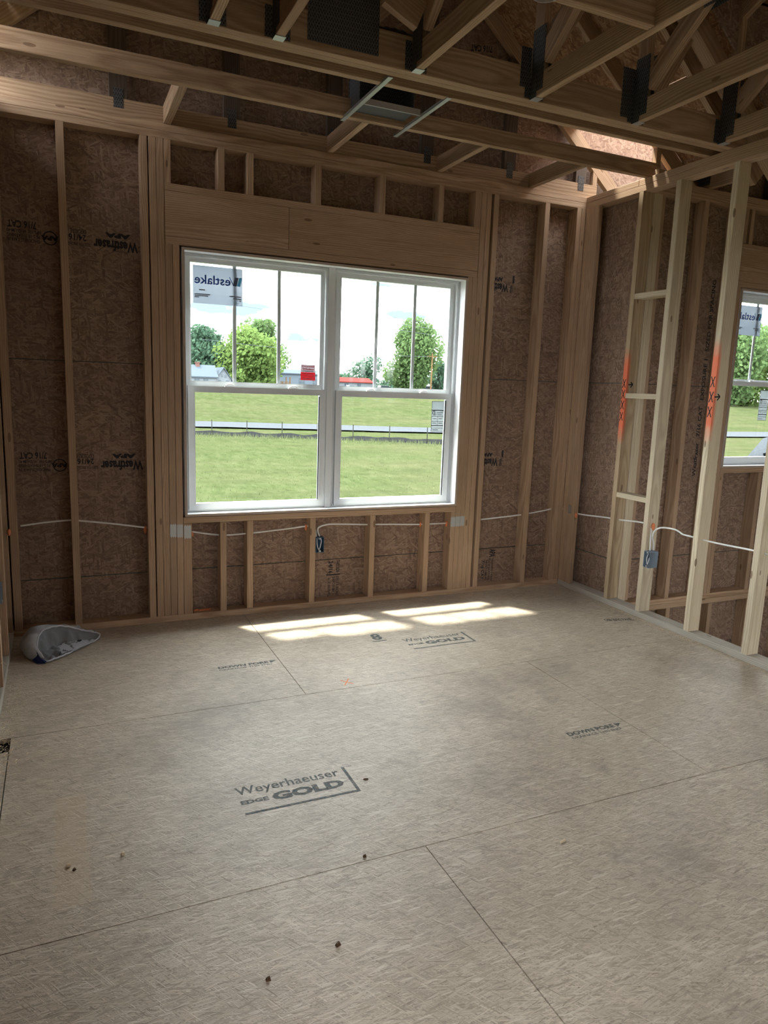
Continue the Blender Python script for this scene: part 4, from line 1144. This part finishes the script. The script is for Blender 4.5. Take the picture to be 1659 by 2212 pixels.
    c = Vector((-3.36, -.19, .05)); o = mesh('paper_flap', [Vector(p)-c for p in fl], [(0, 1, 2), (0, 2, 4), (2, 3, 4)], 'sack_white', sk); o.location = c-sk.location
sack()

# ================================================================== DEBRIS ON THE FLOOR
def chip_mesh(l, w, h):
    return [(-l/2, -w*.3, 0), (l*.45, -w/2, 0), (l/2, w*.35, 0), (-l*.4, w/2, 0), (-l*.42, -w*.2, h), (l*.35, -w*.3, h*.7), (l*.4, w*.2, h), (-l*.3, w*.3, h*.8)], \
           [(3, 2, 1, 0), (4, 5, 6, 7), (0, 1, 5, 4), (1, 2, 6, 5), (2, 3, 7, 6), (3, 0, 4, 7)]
def debris(x, y, l, w, h, mat, label, cat, rot, group):
    v, f = chip_mesh(l, w, h); o = mesh(cat.replace(' ', '_'), v, f, mat); o.location = (x, y, .0006); o.rotation_euler.z = rot
    tag(o, label, cat, group)
GR = 'scraps scattered on the floor'
for x, y, l, w, h, m, lb, ct, r in (
    (-2.426, -2.031, .020, .006, .004, 'nail', 'dark bent sliver beside the end of the large printed stamp', 'wood sliver', -.3),
    (-3.279, -2.162, .012, .010, .010, 'chip', 'pale lump on the floor behind the tan stain', 'wood lump', .4),
    (-3.43, -2.16, .014, .010, .010, 'chip', 'pale lump paired with a dark crumb on the tan stain', 'wood lump', .2),
    (-3.415, -2.185, .010, .008, .008, 'nail', 'dark crumb beside the pale lump on the tan stain', 'crumb', .9),
    (-2.600, -2.438, .011, .009, .008, 'nail', 'brown crumb by the panel seam', 'crumb', .1),
    (-2.800, -2.740, .014, .012, .009, 'nail', 'dark spiky crumb alone on the near panel', 'crumb', .5),
    (-2.995, -2.780, .012, .011, .009, 'nail', 'rust brown crumb with dark specks around it', 'crumb', .2),
    (-1.975, -2.600, .030, .010, .005, 'chip', 'thin pale wood shaving lying past the panel seam', 'wood sliver', .3)):
    debris(x, y, l, w, h, m, lb, ct, r, GR)
mb = MB(); rnd = random.Random(3)
def dust(x, y, s):
    a = rnd.random()*6.28; c, d = math.cos(a), math.sin(a); l = s*(1+rnd.random()*2.5); h = s*.6
    p = [(-l, -s*.5), (l, -s*.5), (l, s*.5), (-l, s*.5)]
    q = [(x+u*c-v*d, y+u*d+v*c) for u, v in p]
    mb.addm([(u, v, .0005) for u, v in q]+[(x, y, .0005+h)], [(0, 1, 4), (1, 2, 4), (2, 3, 4), (3, 0, 4)])
for k in range(1500):                                   # along the right sole plate
    t = rnd.random(); y = -.5-2.4*t; dust(-.008-abs(rnd.gauss(0, .035)), y+rnd.gauss(0, .02), .0011+.0012*rnd.random())
for k in range(500): dust(XL+.012+abs(rnd.gauss(0, .05)), -.55-1.0*rnd.random()**.8, .0012+.0016*rnd.random())
for k in range(130): dust(-3.60+3.5*rnd.random(), -.02-abs(rnd.gauss(0, .16)), .0012+.0018*rnd.random())
for k in range(220): dust(-3.60+3.5*rnd.random(), -.2-3.2*rnd.random(), .0008+.001*rnd.random())
tag(mb.build('sawdust', 'chip', None), 'pale sawdust and crumbs scattered along the floor edges', 'sawdust', kind='stuff')

# ================================================================== OUTDOORS
def gz(x, y):
    d = y+.18*x*.2
    t = max(0, min(1, (d-78)/44)); h = -3.1+3.1*t*t*(3-2*t)
    return h+.10*noise.noise(Vector((x*.05, y*.05, 0)))+.04*noise.noise(Vector((x*.25, y*.25, 3)))
vs, fs = [], []
ys = [-200, -100, -50, -25, -12, -6, -2, 1.2, 4, 8, 12, 16, 20]+[20+2*k for k in range(1, 60)]+[150, 170, 200, 260, 340, 450, 700]; xsn = 90
for y in ys:
    for k in range(xsn+1):
        yy_ = abs(y); x = -60-.3*yy_+(k/xsn)*(220+1.6*yy_); vs.append((x, y, gz(x, y) if y > 6 else -3.1))
for j in range(len(ys)-1):
    for k in range(xsn): fs.append([j*(xsn+1)+k, j*(xsn+1)+k+1, (j+1)*(xsn+1)+k+1, (j+1)*(xsn+1)+k])
gr = mesh('ground', vs, fs, 'grass', smooth=True); gr['kind'] = 'structure'; gr['label'] = 'sunlit green field rising to the far houses'
# road crossing the field
rv, rf = [], []
for k in range(81):
    x = -60+k*2.6; y = 72.3-.272*(x-10)+.0012*(x-10)**2
    if x > 60: y = 72.3-.272*50+.0012*2500+(x-60)*.05
    for s in (-4.6, 4.6): rv.append((x+.26*s, y+s, gz(x, y+s)+.16))
for k in range(80): rf.append([2*k, 2*k+2, 2*k+3, 2*k+1])
rd = mesh('road', rv, rf, 'asphalt'); rd['kind'] = 'structure'; rd['label'] = 'pale narrow road crossing the field'
# silt fence: cloth between steel posts
def sfy(x): return 58.5-.50*(x-7)-(.012*(x-18)**2 if x > 18 else 0)
sf = empty('silt_fence', (15, 54, -3.1), 'low black silt fence sagging between thin posts in the grass', 'fence')
mb = MB(); pv = []
nseg = 60
for k in range(nseg+1):
    x = 2+k*.5; y = sfy(x); z = gz(x, y); h = .36+.05*math.sin(k*1.1)+.10*noise.noise(Vector((x, 0, 0)))
    pv += [(x, y, z-.1), (x, y, z+h), (x+.02, y+.03, z-.1), (x+.02, y+.03, z+h)]
for k in range(nseg):
    a = 4*k; mb.f += [[a, a+4, a+5, a+1], [a+2, a+3, a+7, a+6], [a+1, a+5, a+7, a+3]]; mb.mi += [0]*3
mb.v = pv; mb.build('fence_cloth', 'silt', sf)
for k in range(11):
    x = 3+k*2.7; y = sfy(x); z = gz(x, y); m2 = MB(); m2.box(x-.03, x+.03, y-.07, y-.02, z-.1, z+1.35); m2.build('fence_post', 'steel_post', sf)
# tall grass along the fence and over the near field
mb = MB(); rnd = random.Random(11)
def blade(x, y, h, w):
    z = gz(x, y); a = rnd.random()*3.14; lx, ly = rnd.gauss(0, .25)*h, rnd.gauss(0, .25)*h
    c, s = math.cos(a)*w, math.sin(a)*w
    mb.addm([(x-c, y-s, z-.02), (x+c, y+s, z-.02), (x+lx, y+ly, z+h)], [(0, 1, 2)])
for k in range(2600):
    x = 2+30*rnd.random(); blade(x, sfy(x)+rnd.gauss(-.9, 1.0), .14+.28*rnd.random(), .022)
for k in range(6000):
    y = 18+40*rnd.random()**1.2; x = -1+rnd.random()*(y*.62+6) ; blade(x, y, .05+.09*rnd.random(), .012+.010*rnd.random())
tag(mb.build('grass_blades', 'tall_grass', None), 'tufts of grass in the near field and along the silt fence', 'grass', kind='stuff')

# trees: crowns of many small leaves on lobes, with trunk and limbs
def tree(x, y, H, R, mat, label, seed, n=3000, lean=0, low=.12, ls=.42, lobes=12, group='trees beyond the field', shape=1.0):
    rnd = random.Random(seed); z = gz(x, y) if y > 6 else -3.1
    t = empty('tree', (x, y, z), label, 'tree', group)
    mb = MB()
    mb.tube([(x, y, z-.2), (x+lean*.2, y, z+H*.35), (x+lean*.5, y, z+H*.62)], [R*.085, R*.06, R*.03], 7)
    L = []
    for k in range(lobes):
        f = low+(1-low-.12)*((k+.5)/lobes); prof = math.sin(math.pi*min(1, max(.0, (f-low*.55)/(1-low*.55)))**shape)**.7
        a = rnd.random()*6.28; q = R*(.55*prof)*(.5+.6*rnd.random())
        L.append((Vector((x+lean*f+q*math.cos(a), y+q*math.sin(a), z+H*f)), R*(.30+.34*prof)*(.8+.4*rnd.random())))
        mb.tube([(x+lean*f*.6, y, z+H*f*.62), L[-1][0]], [R*.03, R*.008], 5)
    mb.build('trunk', 'bark', t)
    mb = MB()
    for k in range(n):
        c, r = L[rnd.randrange(lobes)]
        d = Vector((rnd.gauss(0, 1), rnd.gauss(0, 1), rnd.gauss(0, 1))).normalized()
        p = c+d*r*(.45+.62*rnd.random()**.6); p.z = c.z+(p.z-c.z)*.85
        u = Vector((rnd.gauss(0, 1), rnd.gauss(0, 1), rnd.gauss(0, 1))).normalized(); v = u.orthogonal(); s = ls*1.25*(.6+.8*rnd.random())
        w = u.cross(v)
        mb.addm([p-v*s*.5, p+w*s*.32, p+v*s*.6, p-w*s*.32], [(0, 1, 2, 3)])
    mb.build('foliage', mat, t)
    return t
tree(25.5, 152, 12.9, 6.2, 'leaf_dark', 'spreading blue-green tree behind the white gabled house', 1, 6500, low=.05, ls=.5)
tree(18.0, 158, 12.6, 5.6, 'leaf_dark', 'blue-green tree rising over the chimney of the white house', 2, 4500, low=.05, ls=.5)
tree(33.6, 147, 12.0, 6.6, 'leaf_bright', 'big round bright green tree beside the white gabled house', 3, 10000, low=.03, ls=.5, lobes=16)
tree(43.0, 178, 17.6, 6.4, 'leaf_mid', 'tall dark tree standing behind the bright green round tree', 4, 6500, low=.08, ls=.5)
tree(75.5, 186, 9.6, 6.0, 'leaf_dark', 'low domed tree behind the red roofed building', 5, 3000, low=.1)
tree(71.2, 150, 17.0, 7.0, 'leaf_mid', 'tall leaning tree beside the utility pole', 6, 9000, lean=3.6, low=.14, ls=.48)
tree(84.2, 158, 9.0, 2.6, 'leaf_dark', 'slender tree just past the utility pole', 7, 1600, low=.05)
tree(89.5, 164, 8.0, 3.2, 'leaf_dark', 'bushy dark tree beyond the slender tree by the pole', 8, 1800, low=.05)
tree(28.6, 137, 4.0, 1.5, 'leaf_bright', 'small bright shrub against the white gabled house', 9, 800, low=.1, ls=.3)
for k, (x, y, h) in enumerate(((52, 235, 6.3), (59, 240, 5.6), (66, 238, 5.4), (74, 235, 5.2), (84, 226, 5.0), (92, 222, 5.4), (100, 220, 6.0), (108, 216, 6.5))):
    tree(x, y, h, 4.4, 'leaf_dark', 'low tree in the distant treeline behind the buildings', 20+k, 700, low=.02, ls=.7, group='distant treeline')
for k, (x, y, h, r) in enumerate(((139, 116, 19, 8.0), (152, 124, 19.5, 8.5), (166, 118, 18, 8.0), (181, 128, 20, 9.0))):
    tree(x, y, h, r, ('leaf_mid', 'leaf_bright')[k % 2], ('tall mid-green tree seen through the small window', 'tall bright green tree seen through the small window')[k % 2], 40+k, 7000, low=.08, ls=.6, group='trees beyond the small window')

# buildings
def house(x0, x1, y0, y1, z0, ze, zr, axis, walls, roof, label, wins=(), over=.35):
    t = empty('house', ((x0+x1)/2, (y0+y1)/2, z0), label, 'house')
    mb = MB(); mb.box(x0, x1, y0, y1, z0, ze)
    if axis == 'x':
        ym = (y0+y1)/2
        for X in (x0, x1): mb.addm([(X, y0, ze), (X, y1, ze), (X, ym, zr-.1)], [(0, 1, 2)])
    else:
        xm = (x0+x1)/2
        for Y in (y0, y1): mb.addm([(x0, Y, ze), (x1, Y, ze), (xm, Y, zr-.1)], [(0, 1, 2)])
    mb.build('house_walls', walls, t)
    mb = MB(); th = .22
    def rp(a, b, c, d):
        up_ = Vector((0, 0, th)); P = [Vector(p) for p in (a, b, c, d)]
        mb.addm(P+[p+up_ for p in P], [(0, 1, 2, 3), (7, 6, 5, 4), (0, 4, 5, 1), (1, 5, 6, 2), (2, 6, 7, 3), (3, 7, 4, 0)])
    sl = (zr-ze)/(((y1-y0) if axis == 'x' else (x1-x0))/2)
    if axis == 'x':
        for ya in (y0-over, y1+over): rp((x0-over, ya, ze-sl*over), (x1+over, ya, ze-sl*over), (x1+over, ym, zr), (x0-over, ym, zr))
    else:
        for xa in (x0-over, x1+over): rp((xa, y0-over, ze-sl*over), (xa, y1+over, ze-sl*over), (xm, y1+over, zr), (xm, y0-over, zr))
    mb.build('house_roof', roof, t)
    for wx0, wx1, wz0, wz1, face in wins:
        f = MB()
        if face == 'y': f.box(wx0, wx1, y0-.06, y0, wz0, wz1)
        else: f.box(x1, x1+.06, wx0, wx1, wz0, wz1)
        wobj = f.build('house_window', 'window_far', t)
        g = MB()
        if face == 'y':
            g.box(wx0-.08, wx1+.08, y0-.03, y0+.01, wz0-.1, wz0); g.box((wx0+wx1)/2-.04, (wx0+wx1)/2+.04, y0-.09, y0-.05, wz0, wz1); g.box(wx0, wx1, y0-.09, y0-.05, (wz0+wz1)/2-.04, (wz0+wz1)/2+.04)
        else: g.box(x1-.01, x1+.03, wx0-.08, wx1+.08, wz0-.1, wz0)
        g.build('window_bars', 'siding', t)
    return t
# white house turned so that its gable end shows on the right
hs = house(11.0, 23.6, 133.0, 139.0, -.2, 2.35, 4.30, 'x', 'siding', 'shingle_far', 'white gabled house with grey roof and pink chimney',
           ((19.6, 20.5, .75, 1.95, 'y'), (21.2, 22.1, .75, 1.95, 'y'), (16.5, 17.4, .75, 1.95, 'y')))
hs.rotation_euler.z = math.radians(0)
mb = MB(); mb.box(20.3, 21.0, 135.4, 136.2, 3.6, 4.95); mb.box(20.2, 21.1, 135.3, 136.3, 4.85, 5.0); mb.build('chimney', 'brick_pink', hs)
hg = house(23.61, 26.6, 133.6, 141.0, -.2, 1.9, 4.0, 'y', 'siding', 'shingle_far', 'white gable end wing',
           ((24.2, 24.6, .5, 1.8, 'y'), (25.6, 26.0, .5, 1.8, 'y'), (24.7, 25.0, 2.4, 2.9, 'y'), (25.3, 25.6, 2.3, 2.8, 'y')))
for ch in list(hg.children): ch.location = ch.location+hg.location-hs.location; ch.parent = hs
bpy.data.objects.remove(hg)
hb = house(43.6, 56.0, 160.0, 167.0, -.1, 3.9, 4.75, 'x', 'siding_blue', 'shingle_far', 'pale blue low building behind the timber deck',
           ((48.2, 49.6, 1.7, 3.0, 'y'), (51.6, 52.6, 1.2, 2.9, 'y')))
dk = empty('timber_deck', (40.5, 150, 0), 'orange timber deck in front of the pale blue building', 'deck')
for k in range(7): m2 = MB(); m2.box(37.8+.85*k, 38.0+.85*k, 149.9, 150.1, -.1, 2.05+(1.0 if k > 4 else 0)); m2.build('deck_post', 'deck_wood', dk)
for k in range(4): m2 = MB(); m2.box(37.7, 43.2, 149.94, 150.06, .9+.32*k, 1.05+.32*k); m2.build('deck_rail', 'deck_wood', dk)
m2 = MB(); m2.box(37.7, 43.3, 150.0, 153.0, .6, .8); m2.build('deck_boards', 'deck_wood', dk)
house(58.5, 71.3, 170.0, 178.0, -.1, 2.55, 3.55, 'x', 'siding', 'red_metal', 'long white building under a low red metal roof', ((63.5, 64.5, 1.2, 2.2, 'y'), (67.0, 68.0, 1.2, 2.2, 'y')))
house(76.6, 86.0, 162.0, 166.0, -.1, 2.1, 2.6, 'x', 'siding_blue', 'siding', 'low pale building behind the utility pole', ((78.5, 79.5, .9, 1.8, 'y'),))
def truck(x, y, L, label, pick=True):
    t = empty('pickup_truck' if pick else 'van', (x, y, gz(x, y)), label, 'truck'); z = gz(x, y)
    z = max(z, .0)
    prof = [(0, .5), (L, .5), (L, 1.05), (L*.70, 1.15), (L*.60, 1.75), (L*.36, 1.78), (L*.33, 1.12), (0, 1.10)] if pick else [(0, .5), (L, .5), (L, 1.2), (L*.8, 1.95), (L*.08, 2.0), (0, 1.3)]
    vs = [(x+a, y, z+b) for a, b in prof]+[(x+a, y+1.8, z+b) for a, b in prof]; n = len(prof)
    m2 = MB(); m2.addm(vs, [list(range(n)), list(range(2*n-1, n-1, -1))]+[[i, n+i, n+(i+1) % n, (i+1) % n] for i in range(n)]); m2.build('truck_body', 'truck_white', t)
    for a in (.2, .8): m2 = MB(); m2.tube([(x+L*a, y-.05, z+.45), (x+L*a, y+.2, z+.45)], .42, 14); m2.build('wheel', 'tyre', t)
    m2 = MB()
    m2.addm([(x+L*.39, y-.02, z+1.2), (x+L*.66, y-.02, z+1.2), (x+L*.585, y-.02, z+1.66), (x+L*.39, y-.02, z+1.68)] if pick else
            [(x+L*.1, y-.02, z+1.3), (x+L*.85, y-.02, z+1.3), (x+L*.78, y-.02, z+1.8), (x+L*.1, y-.02, z+1.85)], [(0, 1, 2, 3)]); m2.build('side_window', 'window_far', t)
truck(55.8, 152, 5.4, 'white pickup truck parked before the red roofed building')
truck(67.3, 156, 2.6, 'small white van near the tall leaning tree', False)
# utility pole and lines
up_ = empty('utility_pole', (67.35, 130, -.1), 'thin wooden utility pole in front of the tall leaning tree', 'pole')
mb = MB(); mb.tube([(67.35, 130, -.2), (67.4, 130, 8.7)], [.17, .12], 8); mb.build('pole_shaft', 'deck_wood', up_)
mb = MB(); mb.box(66.2, 68.6, 129.95, 130.07, 8.05, 8.2); mb.build('cross_arm', 'deck_wood', up_)
def line(a, b, sag, label, r=.022):
    pts = [Vector(a).lerp(Vector(b), k/20)-Vector((0, 0, sag*4*(k/20)*(1-k/20))) for k in range(21)]
    m2 = MB(); m2.tube(pts, r, 4); tag(m2.build('power_line', 'wire_far', None), label, 'cable', 'overhead lines crossing the sky')
for zo, lb in ((13.6, 'topmost thin overhead line across the window sky'), (12.85, 'second thin overhead line across the window sky'), (12.0, 'third thin overhead line across the window sky')):
    line((-10, 90, zo+1.4), (75, 90, zo-4.6), .3, lb)
line((20, 128, 8.8), (67.4, 130, 8.1), .6, 'lower overhead line running to the utility pole', .03)
line((67.4, 130, 8.1), (110, 134, 8.4), .8, 'lower overhead line running on past the utility pole', .03)
# small shingled roof outside the stair window, falling away from the wall, with a hip edge
pr = empty('porch_roof', (2.6, .8, -.3), 'grey shingled lower roof outside the small window', 'roof')
PX, PY0 = 1.30, -.44
def px(y): return PX+1.36*(y-PY0)            # lower edge runs outwards to the right
def pz(x, y): return .952+.24*(x-px(y))      # the roof climbs to the right from that edge
for k in range(7):
    a0, a1 = .20*k, .20*k+.212
    for j in range(8):
        y0_ = PY0+.30*j+(.10 if k % 2 else 0); y1_ = y0_+.296
        P4 = [(px(y)+a, y) for a, y in ((a0, y0_), (a1, y0_), (a1, y1_), (a0, y1_))]
        lift = (.016, .004, .004, .016)
        top = [(x, y, pz(x, y)+l) for (x, y), l in zip(P4, lift)]; bot = [(x, y, z-.011) for x, y, z in top]
        m2 = MB(); m2.addm(top+bot, [(0, 1, 2, 3), (7, 6, 5, 4), (0, 4, 5, 1), (1, 5, 6, 2), (2, 6, 7, 3), (3, 7, 4, 0)]); m2.build('shingle', 'shingle', pr)
m2 = MB(); YE = PY0+2.5
cs = [(PX, PY0), (PX+1.4, PY0), (px(YE)+1.4, YE), (px(YE), YE)]
m2.addm([(x, y, pz(x, y)-.014) for x, y in cs]+[(x, y, .80) for x, y in cs], [(0, 1, 2, 3), (7, 6, 5, 4), (0, 4, 5, 1), (1, 5, 6, 2), (2, 6, 7, 3), (3, 7, 4, 0)]); m2.build('roof_body', 'shingle_far', pr)
